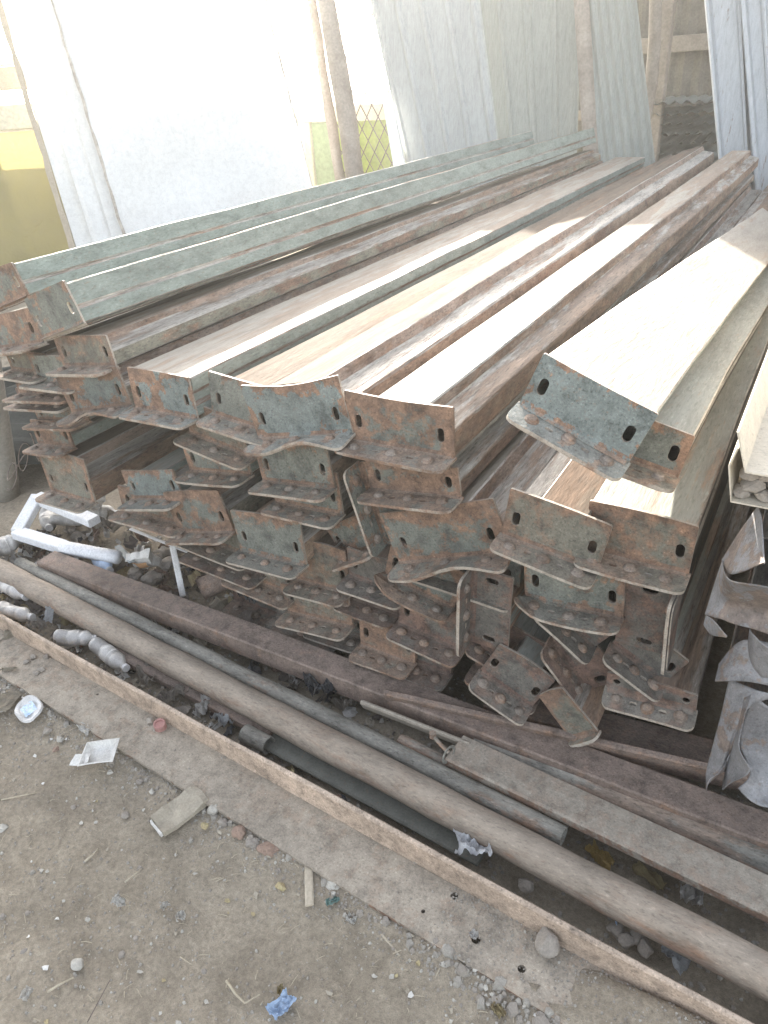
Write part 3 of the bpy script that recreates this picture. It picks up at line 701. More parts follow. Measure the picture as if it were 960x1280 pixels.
# right side
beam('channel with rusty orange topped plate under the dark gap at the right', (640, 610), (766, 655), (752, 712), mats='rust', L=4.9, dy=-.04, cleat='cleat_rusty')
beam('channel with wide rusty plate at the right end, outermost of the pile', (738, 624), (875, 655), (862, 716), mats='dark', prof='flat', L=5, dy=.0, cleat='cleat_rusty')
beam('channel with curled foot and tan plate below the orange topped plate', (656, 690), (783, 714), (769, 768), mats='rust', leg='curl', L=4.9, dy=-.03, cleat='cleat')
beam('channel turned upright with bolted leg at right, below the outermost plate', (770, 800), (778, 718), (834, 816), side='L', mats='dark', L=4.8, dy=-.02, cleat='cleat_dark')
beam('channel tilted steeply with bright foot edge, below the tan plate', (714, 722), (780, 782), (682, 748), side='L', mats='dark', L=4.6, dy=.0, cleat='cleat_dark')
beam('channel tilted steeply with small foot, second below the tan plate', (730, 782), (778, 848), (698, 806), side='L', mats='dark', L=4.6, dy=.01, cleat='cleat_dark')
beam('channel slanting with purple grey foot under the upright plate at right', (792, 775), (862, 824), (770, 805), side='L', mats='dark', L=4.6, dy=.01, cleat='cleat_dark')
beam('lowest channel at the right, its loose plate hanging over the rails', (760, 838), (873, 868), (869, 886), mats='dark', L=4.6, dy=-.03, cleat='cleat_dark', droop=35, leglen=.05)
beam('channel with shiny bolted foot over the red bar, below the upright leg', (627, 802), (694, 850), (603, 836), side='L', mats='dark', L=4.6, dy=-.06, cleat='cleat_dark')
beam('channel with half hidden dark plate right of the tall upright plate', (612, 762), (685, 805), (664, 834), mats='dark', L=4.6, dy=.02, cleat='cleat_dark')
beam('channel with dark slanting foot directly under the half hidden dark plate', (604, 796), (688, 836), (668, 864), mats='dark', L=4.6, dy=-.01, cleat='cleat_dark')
beam('short narrow channel poking down over the red bar near the hook', (672, 868), (705, 857), (727, 918), mats='rust', L=1.2, dy=-.08, leglen=.03)

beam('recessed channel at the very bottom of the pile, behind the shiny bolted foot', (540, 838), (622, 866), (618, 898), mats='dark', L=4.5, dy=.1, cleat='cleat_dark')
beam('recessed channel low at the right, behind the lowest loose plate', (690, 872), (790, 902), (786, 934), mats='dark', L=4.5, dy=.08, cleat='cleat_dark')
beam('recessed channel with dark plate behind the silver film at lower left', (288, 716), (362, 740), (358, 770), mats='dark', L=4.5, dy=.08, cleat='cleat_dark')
# ------------------------------------------------------------------ bars and pipes on the ground in front
def extrude_path(name, prof, A, B, mats, mi_fn=None, parent=None, nseg=24, wob=.0015, smooth=False, holes=None):
    A, B = Vector(A), Vector(B); d = (B-A); L = d.length; d.normalize(); s = Vector((-d.y, d.x, 0)).normalized(); up = s.cross(d)*-1
    V, F, mi = [], [], []; n = len(prof)
    for i in range(nseg+1):
        p = A+d*(L*i/nseg)
        for k, q in enumerate(prof):
            w = Vector((p.x*3, q[0]*12, q[1]*12+A.y*31))
            V.append(p+s*(q[0]+wob*noise.noise(w))+Vector((0, 0, 1))*(q[1]+wob*noise.noise(w+Vector((0, 7, 0)))))
    for i in range(nseg):
        for k in range(n):
            F.append((i*n+k, (i+1)*n+k, (i+1)*n+(k+1) % n, i*n+(k+1) % n)); mi.append(prof[k][2] if len(prof[k]) > 2 else 0)
    F.append(tuple(range(n))); F.append(tuple((nseg)*n+k for k in range(n))[::-1]); mi += [0, 0]
    bm = bmesh.new(); vs_ = [bm.verts.new(v) for v in V]
    for f, m in zip(F, mi):
        bf = bm.faces.new([vs_[j] for j in f]); bf.material_index = m
    o = from_bm(name, bm, mats, parent, smooth); return o
def boxp(w, h, z0=0, r=.004): return chamfer([(-w/2, z0, 0), (w/2, z0, 0), (w/2, z0+h, 0), (-w/2, z0+h, 0)], r)

# foreground angle: flat leg towards the camera, rusty lip standing up behind
def angle_bar():
    w, h, th, z0 = .128, .078, .009, .018
    A, B = Vector((-2.75, 1.028, 0)), Vector((.62, .777, 0)); d = (B-A).normalized(); s = Vector((-d.y, d.x, 0))
    root = empty('angle_bar', (-1.0, .89, 0)); tag(root, 'long heavy steel angle with bolt holes lying in the foreground', 'steel angle')
    bm = bmesh.new(); L = (B-A).length
    def fn(u, v, wz):
        p = A+d*u+s*v; q = Vector((u*3, v*9, 2)); return Vector((p.x, p.y, z0+wz+.0025*noise.noise(q)))-Vector(root.location)
    pts = [onZ(*q, z0+th) for q in ((568, 1120), (529, 1139), (595, 1174), (652, 1211), (727, 1252), (122, 868))]
    rad = (.0085, .0045, .0095, .008, .0085, .004)
    holes = []
    for p, r in zip(pts, rad):
        u, v = (p-A).dot(d), (p-A).dot(s); holes.append([(u+r*math.cos(2*math.pi*k/12), v+r*math.sin(2*math.pi*k/12)) for k in range(12)])
    out = [(L*i/90, -w-.003*noise.noise(Vector((i*.9, 0, 0)))) for i in range(91)]+[(L*i/90, 0) for i in range(90, -1, -1)]
    holed(bm, out, holes, th, fn)
    from_bm('flat_leg', bm, M['angle'], root)
    P = chamfer([(.0005, 0, 0), (th+.003, 0, 0), (th+.001, h, 0), (-.001, h-.004, 0)], .003)
    o = extrude_path('lip', P, A+Vector((0, 0, z0+.0012)), B+Vector((0, 0, z0+.0012)), M['angle_lip'], nseg=120, wob=.003)
    rel(o, root)
angle_bar()
def pipe(label, A, B, r, mat, name='steel_pipe', wall=.006, seg=24, cat='pipe', nseg=40, dentamp=.002):
    A, B = Vector(A), Vector(B); V, F = [], []; n = nseg
    d = (B-A).normalized(); u = d.cross(Vector((0, 0, 1))).normalized(); w = u.cross(d)
    for rr in (r, r-wall):
        for i in range(n+1):
            p = A.lerp(B, i/n)
            for k in range(seg):
                t = 2*math.pi*k/seg; q = p+u*math.cos(t)*rr+w*math.sin(t)*rr; V.append(q+(q-p).normalized()*dentamp*noise.noise(q*7))
    K = (n+1)*seg
    for s in (0, 1):
        for i in range(n):
            for k in range(seg):
                f = (s*K+i*seg+k, s*K+i*seg+(k+1) % seg, s*K+(i+1)*seg+(k+1) % seg, s*K+(i+1)*seg+k); F.append(f[::-1] if s else f)
    for e in (0, n):
        for k in range(seg): F.append((e*seg+k, e*seg+(k+1) % seg, K+e*seg+(k+1) % seg, K+e*seg+k))
    o = mesh(name, V, F, M[mat], smooth=True); tag(o, label, cat); return o
pipe('long thick dusty pipe lying behind the foreground angle', (-2.8, 1.218, .058), (.45, .892, .085), .0385, 'pipe', dentamp=.004)
pipe('thinner grey pipe alongside the thick one, ending at the gap', (-2.3, 1.222, .075), (-.246, 1.034, .075), .0235, 'pipe_grey', dentamp=.003)
pipe('wide dark grey pipe at the right, behind the dusty flat bar', (-.52, 1.216, .05), (.5, 1.150, .05), .047, 'pipe_grey')
pipe('short blue grey stub of pipe lying against the angle lip', onZ(306, 916, .035), onZ(336, 932, .035), .024, 'pipe_grey', wall=.004)
pipe('short thin pipe lying below the red bar', onZ(500, 925, .07), onZ(566, 957, .07), .016, 'pipe_grey', wall=.004)
def bar(label, A, B, w, h, mat, name='steel_bar', cat='bar', tilt=0, z0=0, r=.004, nseg=24):
    P = boxp(w, h, 0, r)
    if tilt: c, s = math.cos(R_(tilt)), math.sin(R_(tilt)); P = [(x*c-z*s, x*s+z*c, m) for x, z, m in P]
    o = extrude_path(name, P, A, B, M[mat], nseg=nseg, wob=.0022); tag(o, label, cat); return o
bar('long brown dusty box tube running under the front of the pile', (-2.19, 1.262, .052), (.25, 1.215, .052), .082, .062, 'bar_rust', 'box_tube', 'tube')
bar('rust red flat bar sloping down below the lowest cleats', (-.776, 1.213, .065), (.35, 1.385, .065), .018, .075, 'bar_rust', tilt=18)
bar('broad dusty flat bar with square end at lower right', (-.547, 1.132, .078), (.5, 1.035, .082), .09, .026, 'bar_dust')
bar('rusty flat bar lying flush against the wide dark pipe', (-.45, 1.285, .03), (.5, 1.25, .03), .05, .05, 'bar_rust')
bar('brown flat bar under the lowest cleats, behind the rust red bar', onZ(610, 868, .10)-Vector((0, 0, .05)), onZ(960, 958, .10)-Vector((0, 0, .05)), .085, .05, 'bar_rust')
bar('dark grey flat bar between the angle and the thick pipe', onZ(325, 921, .016), onZ(604, 1072, .016), .058, .012, 'bar_grey')
bar('short brown bar with slanted end under the red bar', onZ(456, 884, .075), onZ(590, 936, .07), .012, .04, 'bar_dust', tilt=25)
bar('thin rusty bar half buried between bottle and thick pipe', (-1.72, 1.065, .02), (-1.02, 1.01, .015), .03, .025, 'bar_rust')

# ------------------------------------------------------------------ second stack at the right edge
def folded(name, prof, y0, L, mat, label, cat='channel', group=None, yaw=0, th=.003, pitch=0):
    """open folded sheet: profile points (x,z) swept along +Y"""
    V, F = [], []; n = len(prof); ns = 12
    nrm = []
    for i in range(n):
        t = Vector(prof[min(i+1, n-1)])-Vector(prof[max(i-1, 0)]); nrm.append(Vector((-t.y, t.x)).normalized())
    for s in (0, 1):
        for j in range(ns+1):
            for (x, z), q in zip(prof, nrm):
                yy = L*j/ns; V.append((x+q.x*th*s+.004*noise.noise(Vector((x*5, yy*1.5, 1)))*(j > 0), yy, z+q.y*th*s))
    K = (ns+1)*n
    for s in (0, 1):
        for j in range(ns):
            for i in range(n-1):
                f = (s*K+j*n+i, s*K+j*n+i+1, s*K+(j+1)*n+i+1, s*K+(j+1)*n+i); F.append(f if s else f[::-1])
    for j in range(ns):
        for i in (0, n-1): F.append((j*n+i, (j+1)*n+i, K+(j+1)*n+i, K+j*n+i))
    for i in range(n-1):
        F.append((i, i+1, K+i+1, K+i)); e = ns*n; F.append((e+i, e+i+1, K+e+i+1, K+e+i))
    bm = bmesh.new(); vv = [bm.verts.new(v) for v in V]
    for f in F: bm.faces.new([vv[i] for i in f])
    o = from_bm(name, bm, M[mat], loc=(0, y0, 0), rot=(pitch, 0, yaw)); tag(o, label, cat, group); return o
G2 = 'folded channels stacked at the right edge'
q = lambda px, py, y=1.2: (onY(px, py, y).x, onY(px, py, y).z)
x0 = q(910, 583)[0]
folded('folded_channel', [q(921, 560), q(910, 583), q(913, 628), (.24, q(913, 628)[1]), (.25, q(910, 583)[1])], 1.2, 3.2, 'cream', 'cream folded channel at the right edge, its open end packed with rubble', 'channel', G2)
folded('folded_channel', [(q(922, 537)[0], q(922, 537)[1]), q(932, 588), (.215, q(932, 588)[1]-.002), (.23, q(922, 537)[1])], 1.19, 3.2, 'cream', 'sunlit cream channel nested on top of the rubble filled one', 'channel', G2)
# carrying stack below, tall walls shaped to keep light out of the gap
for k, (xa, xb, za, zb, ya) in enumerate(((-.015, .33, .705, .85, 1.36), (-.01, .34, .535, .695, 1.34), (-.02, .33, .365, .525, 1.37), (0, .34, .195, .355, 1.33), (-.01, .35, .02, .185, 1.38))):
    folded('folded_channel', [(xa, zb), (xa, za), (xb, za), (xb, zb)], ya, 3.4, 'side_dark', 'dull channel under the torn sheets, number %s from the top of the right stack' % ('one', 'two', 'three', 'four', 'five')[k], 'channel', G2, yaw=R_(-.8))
# rubble in the open end
GR = 'rubble stones packed in the cream channel'
def rock_mesh(rx, ry, rz, seed, sub=2, rough=.22):
    bm = bmesh.new(); bmesh.ops.create_icosphere(bm, subdivisions=sub, radius=1)
    for v in bm.verts:
        c = v.co.copy(); k = 1+rough*noise.noise(c*1.3+Vector((seed*3.1, 0, 0)))*1.6+rough*.5*noise.noise(c*3.2+Vector((0, seed, 0)))
        # flatten into facets
        for fn in range(5):
            rr = random.Random(seed*11+fn); n = Vector((rr.uniform(-1, 1), rr.uniform(-1, 1), rr.uniform(-1, 1))).normalized(); dd = c.dot(n)-.72
            if dd > 0: c -= n*dd*.8
        v.co = Vector((c.x*rx*k, c.y*ry*k, c.z*rz*k))
    return bm
kk = 0
for row in range(3):
    for i in range(8-row % 2):
        kk += 1; zb_ = q(913, 628)[1]+.012+row*.016
        o = from_bm('rubble_stone', rock_mesh(.017, .02, .011, kk+40), M['stone'], loc=(x0+.028+i*.031+random.uniform(-.006, .006)+.012*(row % 2), 1.235+random.uniform(-.012, .012), zb_), rot=(0, random.uniform(-.4, .4), random.uniform(0, 6)))
        tag(o, 'grey rubble stone packed inside the open end of the cream channel', 'stone', GR)
# torn sheet metal hanging below
G3 = 'torn sheet metal at the right edge'
def torn(label, rows, mat='flash', th=.0014, sub=7):
    """loft through rows of points (px,py,y): same count in each row"""
    P = [[onY(a, b, y) for a, b, y in r] for r in rows]; m = len(P[0]); V = []
    def cr(p, t):
        k = len(p)-1; x = t*k; i = min(int(x), k-1); f = x-i
        p0, p1, p2, p3 = p[max(i-1, 0)], p[i], p[i+1], p[min(i+2, k)]
        return .5*((2*p1)+(p2-p0)*f+(2*p0-5*p1+4*p2-p3)*f*f+(3*p1-p0-3*p2+p3)*f**3)
    nu, nv = (m-1)*sub, (len(P)-1)*sub
    bm = bmesh.new(); G = []
    for j in range(nv+1):
        row = [cr([r[i] for r in P], j/nv) for i in range(m)]
        G.append([bm.verts.new(cr(row, i/nu)+Vector((1, 1, 1))*.0012*noise.noise(Vector((i*.25, j*.25, len(label))))) for i in range(nu+1)])
    for j in range(nv):
        for i in range(nu): bm.faces.new((G[j][i], G[j][i+1], G[j+1][i+1], G[j+1][i]))
    bmesh.ops.recalc_face_normals(bm, faces=bm.faces[:])
    bmesh.ops.solidify(bm, geom=bm.faces[:], thickness=th)
    o = from_bm('torn_sheet', bm, M[mat], smooth=True); tag(o, label, 'sheet metal', G3); return o
torn('grey torn sheet with bright curled flap, uppermost below the rubble filled channel',
     [[(949, 632, 1.22), (951, 640, 1.2), (953, 650, 1.16)], [(925, 665, 1.24), (938, 675, 1.18), (956, 700, 1.10)], [(903, 700, 1.25), (915, 718, 1.15), (955, 704, 1.08)]])
torn('grey torn sheet with folded lower edge, below the bright curled flap',
     [[(904, 700, 1.24), (912, 724, 1.14), (962, 733, 1.12), (1000, 745, 1.14)], [(892, 735, 1.24), (905, 750, 1.19), (945, 755, 1.18), (985, 770, 1.2)], [(882, 768, 1.2), (905, 776, 1.17), (941, 787, 1.16), (985, 800, 1.2)]])
torn('small curled lip of torn sheet at the lower left corner of the folded one',
     [[(883, 769, 1.2), (893, 776, 1.17), (909, 795, 1.13)], [(880, 781, 1.2), (890, 793, 1.17), (908, 797, 1.13)]], sub=5)
torn('curved torn sheet with rolled cream edge at the far right',
     [[(938, 785, 1.17), (948, 800, 1.12), (975, 815, 1.1)], [(936, 815, 1.18), (945, 832, 1.13), (975, 830, 1.1)], [(948, 838, 1.18), (955, 846, 1.12), (985, 845, 1.1)]])
torn('grey torn sheet hanging wide below the rolled edge, straight lower rim',
     [[(899, 830, 1.26), (930, 800, 1.24), (985, 810, 1.24)], [(894, 852, 1.2), (932, 852, 1.19), (985, 862, 1.2)]])
torn('pale torn sheet hanging low with two pointed tails at the right edge',
     [[(912, 848, 1.22), (945, 862, 1.2), (985, 872, 1.22)], [(900, 900, 1.2), (922, 900, 1.17), (935, 880, 1.2)], [(884, 962, 1.16), (898, 966, 1.14), (918, 925, 1.18)], [(884, 990, 1.12), (887, 975, 1.11), (905, 965, 1.14)]])
torn('bright folded strip of torn sheet in front of the low pale sheet',
     [[(931, 872, 1.17), (940, 868, 1.16)], [(922, 915, 1.16), (924, 930, 1.13)], [(908, 960, 1.15), (938, 963, 1.09)], [(903, 988, 1.13), (915, 978, 1.1)]])
torn('broad curved torn sheet at the bottom right, cut by the picture edge',
     [[(942, 866, 1.2), (965, 885, 1.2), (1000, 880, 1.2)], [(924, 925, 1.2), (960, 925, 1.21), (1000, 930, 1.2)], [(938, 965, 1.16), (965, 975, 1.18), (1000, 970, 1.2)], [(922, 985, 1.14), (950, 1008, 1.13), (1000, 1010, 1.15)]])

# ------------------------------------------------------------------ litter and small things
def crumple(name, px, py, z, w, l, mat, label, cat, rotz=0, amp=.012, tilt=(0, 0), n=12, curl=0, seed=0, th=.0012, group=None, outline=None, mats=None):
    bm = bmesh.new(); G = []
    for j in range(n+1):
        row = []
        for i in range(n+1):
            u, v = i/n-.5, j/n-.5
            k = 1+.25*noise.noise(Vector((u*3, v*3, seed+.5)))
            ir = 1-.28*(max(abs(u), abs(v))*2)**3*(.5+noise.noise(Vector((math.atan2(v, u)*1.3, seed, 0))))
            zz = amp*noise.noise(Vector((u*3.3, v*3.3, seed*2.7)))+amp*.6*noise.noise(Vector((u*8, v*8, seed)))+curl*(u*u*4*.5+v*v*2)
            row.append(bm.verts.new((u*w*k*ir, v*l*k*ir, zz)))
        G.append(row)
    for j in range(n):
        for i in range(n): bm.faces.new((G[j][i], G[j][i+1], G[j+1][i+1], G[j+1][i]))
    bmesh.ops.solidify(bm, geom=bm.faces[:], thickness=th)
    zmin = min(v.co.z for v in bm.verts)
    p = onZ(px, py, z); o = from_bm(name, bm, M[mat], loc=(p.x, p.y, z-zmin+.002), rot=(R_(tilt[0]), R_(tilt[1]), R_(rotz)))
    return tag(o, label, cat, group)
def rock(px, py, z, r, mat, label, cat='stone', seed=1, rot=0, name='stone', group='loose stones on the dirt', rough=.22):
    p = onZ(px, py, z); o = from_bm(name, rock_mesh(r[0], r[1], r[2], seed, 3, rough), M[mat], loc=(p.x, p.y, z+r[2]*.55), rot=(0, 0, R_(rot)))
    return tag(o, label, cat, group)
def bottle(px, py, z, label, length, r, rotz, crush=.25, mat='pet', seed=0, capm='cap', pitch=0):
    p = onZ(px, py, z); root = empty('plastic_bottle', (p.x, p.y, z+r*.8), (0, R_(pitch), R_(rotz))); tag(root, label, 'bottle', 'plastic bottles between the rails')
    prof = [(0, .02), (.0, .55), (.02, .9), (.05, 1), (.08, .95)]+[q for k in range(9) for q in ((.10+k*.026, 1), (.113+k*.026, .90))]+[(.345, .97), (.36, 1), (.60, 1), (.615, .91), (.63, 1), (.645, .92), (.66, 1), (.74, .95), (.82, .7), (.88, .42), (.90, .36), (.905, .44), (.93, .44), (.935, .36), (.955, .36)]
    V, F = [], []; seg = 20
    for i, (t, rr) in enumerate(prof):
        for k in range(seg):
            an = 2*math.pi*k/seg; y, zz = math.cos(an)*rr*r, math.sin(an)*rr*r
            f = max(0, min(1, (.85-t)*3)); cr = 1-crush*f*(.5+.5*math.sin(an*2+seed+t*5))-crush*.5*f*noise.noise(Vector((t*7, an*1.2, seed)))
            V.append(((t-.5)*length, y*cr, zz*cr*(1-.2*crush*f)))
    for i in range(len(prof)-1):
        for k in range(seg): F.append((i*seg+k, i*seg+(k+1) % seg, (i+1)*seg+(k+1) % seg, (i+1)*seg+k))
    mesh('bottle_body', V, F, M[mat], root, smooth=True)
    V, F = tube_pts([((.94-.5)*length, 0, 0), ((.995-.5)*length, 0, 0)], r*.46, 18); mesh('cap', V, F, M[capm], root, smooth=False)
    # paper band
    V, F = [], []
    for t in (.38, .5, .58):
        for k in range(seg):
            an = 2*math.pi*k/seg; f = max(0, min(1, (.85-t)*3)); cr = 1-crush*f*(.5+.5*math.sin(an*2+seed+t*5))-crush*.5*f*noise.noise(Vector((t*7, an*1.2, seed)))
            V.append(((t-.5)*length, math.cos(an)*r*1.02*cr, math.sin(an)*r*1.02*cr*(1-.2*crush*f)))
    for i in range(2):
        for k in range(seg): F.append((i*seg+k, i*seg+(k+1) % seg, (i+1)*seg+(k+1) % seg, (i+1)*seg+k))
    mesh('label_band', V, F, M['paper' if seed % 2 else 'pet'], root, smooth=True)
    return root
bottle(140, 826, .02, 'dusty crushed bottle with ribbed body beside the angle lip', .185, .026, -12, .1, seed=1)
bottle(98, 804, .02, 'crumpled clear bottle with white cap, behind the ribbed one', .14, .027, 24, .22, seed=2)
bottle(18, 742, .02, 'pale blue clear bottle at the left, under the thick pipe', .19, .03, -8, .18, seed=3)
bottle(22, 772, .015, 'flattened clear bottle leaning on the angle lip at far left', .16, .028, 5, .3, seed=4)
bottle(92, 655, .04, 'bottle lying inside the white foam frame', .16, .032, 30, .35, seed=6)
bottle(62, 655, .03, 'dusty clear bottle behind the left bar of the foam frame', .17, .032, -35, .25, seed=9)
bottle(128, 646, .06, 'clear bottle poking out right of the upper foam bar', .16, .03, 12, .2, seed=11)
bottle(8, 690, .03, 'squat clear bottle at the left picture edge above the thick pipe', .13, .036, 70, .2, seed=13)
bottle(128, 708, .05, 'blue tinted bottle half under the white foam tube', .17, .028, -20, .3, mat='blue', seed=7)
crumple('paper_tag', 61, 769, .05, .045, .06, 'sack', 'greyish square of plastic stuck upright by the bottles', 'plastic scrap', 10, .004, (55, 0), seed=3)
# white foam frame: three sided
def foam_frame():
    root = empty('foam_packing', (-2.0, 1.25, .05)); tag(root, 'white foam packing frame lying bent on the rubbish at the left', 'foam packing')
    pts = [onZ(118, 652, .14), onZ(47, 622, .16), onZ(22, 666, .10), onZ(80, 684, .10)]
    for a, b in zip(pts, pts[1:]):
        o = extrude_path('foam_bar', boxp(.050, .032, -.016, .003), a, b, M['foam'], nseg=8, wob=.002); rel(o, root)
foam_frame()
def foam_tube():
    a, b = onZ(78, 684, .115), onZ(148, 697, .105); V, F = tube_pts([a.lerp(b, i/6) for i in range(7)], .024, 14); tag(mesh('foam_tube', V, F, M['foam'], smooth=True), 'white foam tube lying in front of the foam frame', 'tube')
foam_tube()
def carton():
    p = onZ(182, 700, .08); root = empty('paper_carton', p, (R_(35), R_(-10), R_(20))); tag(root, 'crumpled white and orange paper carton by the brown box tube', 'carton')
    bm = bmesh.new(); vv = bm_box(bm, -.045, .045, -.018, .018, -.035, .05)
    bmesh.ops.subdivide_edges(bm, edges=bm.edges[:], cuts=4, use_grid_fill=True)
    for v in bm.verts: v.co += Vector((1, 1, .7))*.012*noise.noise(v.co*28)
    from_bm('carton_body', bm, M['paper'], root)
    bm = bmesh.new(); vv = bm_box(bm, -.03, .03, -.0265, -.0255, .012, .036)
    bmesh.ops.subdivide_edges(bm, edges=bm.edges[:], cuts=3, use_grid_fill=True)
    for v in bm.verts: v.co += Vector((1, 1, .7))*.012*noise.noise(v.co*28)
    from_bm('printed_panel', bm, M['orange'], root)
carton()
bar('short grey strap with holes beside the paper carton', onZ(147, 683, .11), onZ(165, 703, .10), .022, .004, 'galv', 'metal_strap', 'strap')
crumple('dusty_rag', 150, 664, .06, .15, .11, 'stone', 'grey dusty crumpled sack behind the white foam tube', 'sack', 15, .05, seed=5, n=18, group=None)
crumple('plastic_bag', 118, 640, .10, .10, .09, 'pet', 'clear crumpled bag under the brown plate at the left', 'bag', 30, .04, seed=8, n=16)
for i, (a, b) in enumerate((((205, 695), (20, .03)), ((150, 702), (12, .03)), ((192, 726), (70, .03)), ((212, 708), (45, .04)), ((170, 722), (5, .03)))):
    rock(a[0], a[1], .03, (.035, .03, .022), 'stone', ('lump of rubble right of the paper carton', 'lump of rubble below the metal strap', 'lump of rubble behind the brown box tube, near the white slat', 'pale lump of rubble left of the white slat', 'low lump of rubble under the paper carton')[i], seed=70+i, rot=b[0], group='lumps of rubble behind the box tube')
bar('thin white slat standing on end between rubble and the rusty can', onZ(216, 684, .20), onZ(229, 746, .06), .02, .005, 'cap', 'plastic_strip', 'plastic strip', nseg=6)
bar('thin white slat lying level under the rusty feet', onZ(163, 662, .17), onZ(238, 692, .16), .014, .005, 'cap', 'plastic_strip', 'plastic strip', nseg=6)
# rusty can lying on its side
def rusty_can():
    a, b = onZ(250, 738, .10), onZ(300, 712, .13); 
    o = pipe('rusty open can lying on its side under the pile', a, b, .036, 'bar_rust', 'rusty_can', .002, 20, 'can', 8)
rusty_can()
crumple('plastic_film', 312, 752, .06, .16, .08, 'black', 'shiny black and silver film beside the rusty can', 'plastic film', -18, .05, seed=12, n=20)
crumple('plastic_film', 400, 862, .05, .10, .07, 'black', 'dark shiny film under the brown box tube near the centre', 'plastic film', -30, .04, seed=14, n=16)
crumple('plastic_scrap', 220, 790, .03, .03, .025, 'cap', 'small white scrap between the box tube and the pipes', 'plastic scrap', 10, .012, seed=15)
# ring bolt
def ring_bolt():
    c = onZ(561, 943, .115); root = empty('ring_bolt', c); tag(root, 'rusty hook bolt with round washer at the end of the dusty flat bar', 'bolt')
    V, F = [], []
    n, m = 22, 8
    for i in range(n):
        a = 2*math.pi*i/n
        for k in range(m):
            t = 2*math.pi*k/m; r = .021+.0045*math.cos(t); V.append((.25*r*math.cos(a)+.0045*.3*math.sin(t), r*math.cos(a)*.9, r*math.sin(a)+.0045*.2*math.sin(t)))
    for i in range(n):
        for k in range(m): F.append((i*m+k, i*m+(k+1) % m, ((i+1) % n)*m+(k+1) % m, ((i+1) % n)*m+k))
    mesh('washer', V, F, M['pipe_grey'], root, smooth=True)
    e = onZ(541, 919, .135)-c; V, F = tube_pts([(0, 0, .005), e*.5, e], .005, 8); mesh('shank', V, F, M['pipe_grey'], root, smooth=True)
    V, F = tube_pts([e+Vector((0, 0, -.006)), e+Vector((0, 0, .008))], .009, 6); mesh('bolt_head', V, F, M['bolt'], root)
ring_bolt()
# things lying on and before the angle
AT = .028
o = pipe('faded red plastic cap on the foreground angle', onZ(201, 909, AT+.001), onZ(201, 909, AT+.001)+Vector((.004, -.004, .02)), .016, 'pink', 'bottle_top', .004, 16, 'bottle top', 3, 0)
bm = bmesh.new(); bmesh.ops.create_circle(bm, cap_ends=True, segments=16, radius=.0158); q_ = onZ(201, 909, AT+.001)+Vector((.0035, -.0035, .018)); from_bm('lid', bm, M['pink'], loc=q_); bpy.data.objects['lid'].parent = o
rock(188, 902, AT, (.012, .010, .008), 'stone', 'clod of dirt stuck behind the faded red cap', 'clod', 31, name='dirt_clod', group='clods of dirt on the angle')
rock(685, 1182, AT+.012, (.024, .032, .020), 'stone', 'rounded stone with a dusty face lying on the angle near its holes', seed=33, rot=10, rough=.12, group='loose stones on the dirt')
for i, (a, b) in enumerate(((42, 822), (52, 838), (33, 828), (58, 822), (45, 842))):
    rock(a, b, AT, (.011, .009, .006), 'stone', ('dirt clod at the back of the cluster, nearest the angle lip', 'middle dirt clod of the lower row on the angle', 'leftmost dirt clod of the cluster on the angle', 'rightmost dirt clod of the cluster on the angle', 'dirt clod nearest the camera in the cluster on the angle')[i], 'clod', 90+i, rot=i*50, name='dirt_clod', group='clods clustered at the left end of the angle')
# white torn tray, lid, shreds
def tray():
    p = onZ(125, 946, .03); root = empty('paper_tray', (p.x, p.y, p.z+.004), (R_(8), R_(-6), R_(38))); tag(root, 'torn white paper tray lying against the angle', 'tray')
    V, F = [], []
    ring = [(-.042, -.030), (.042, -.034), (.050, .026), (-.030, .034)]
    def loop(s, z): return [(x*s, y*s, z+.003*math.sin(x*90)) for x, y in ring]
    for s, z in ((.62, 0), (.70, .001), (1.0, .018), (1.08, .017)): V += loop(s, z)
    F.append((0, 1, 2, 3))
    for i in range(3):
        for k in range(4): F.append((i*4+k, i*4+(k+1) % 4, i*4+4+(k+1) % 4, i*4+4+k))
    bm = bmesh.new(); vv = [bm.verts.new(v) for v in V]
    for f in F: bm.faces.new([vv[i] for i in f])
    bmesh.ops.subdivide_edges(bm, edges=bm.edges[:], cuts=2, use_grid_fill=True)
    for v in bm.verts: v.co += Vector((1, 1, 1))*.004*noise.noise(v.co*45)
    bmesh.ops.solidify(bm, geom=bm.faces[:], thickness=.0012)
    from_bm('tray_body', bm, M['paper'], root)
    bm = bmesh.new(); vv = [bm.verts.new(v) for v in ((-.075, -.012, .006), (-.02, -.025, .012), (-.018, .004, .014), (-.06, .012, .008))]; bm.faces.new(vv)
    bmesh.ops.subdivide_edges(bm, edges=bm.edges[:], cuts=4, use_grid_fill=True)
    for v in bm.verts: v.co.z += .008*noise.noise(v.co*50)
    bmesh.ops.solidify(bm, geom=bm.faces[:], thickness=.001); from_bm('torn_flap', bm, M['paper'], root)
tray()
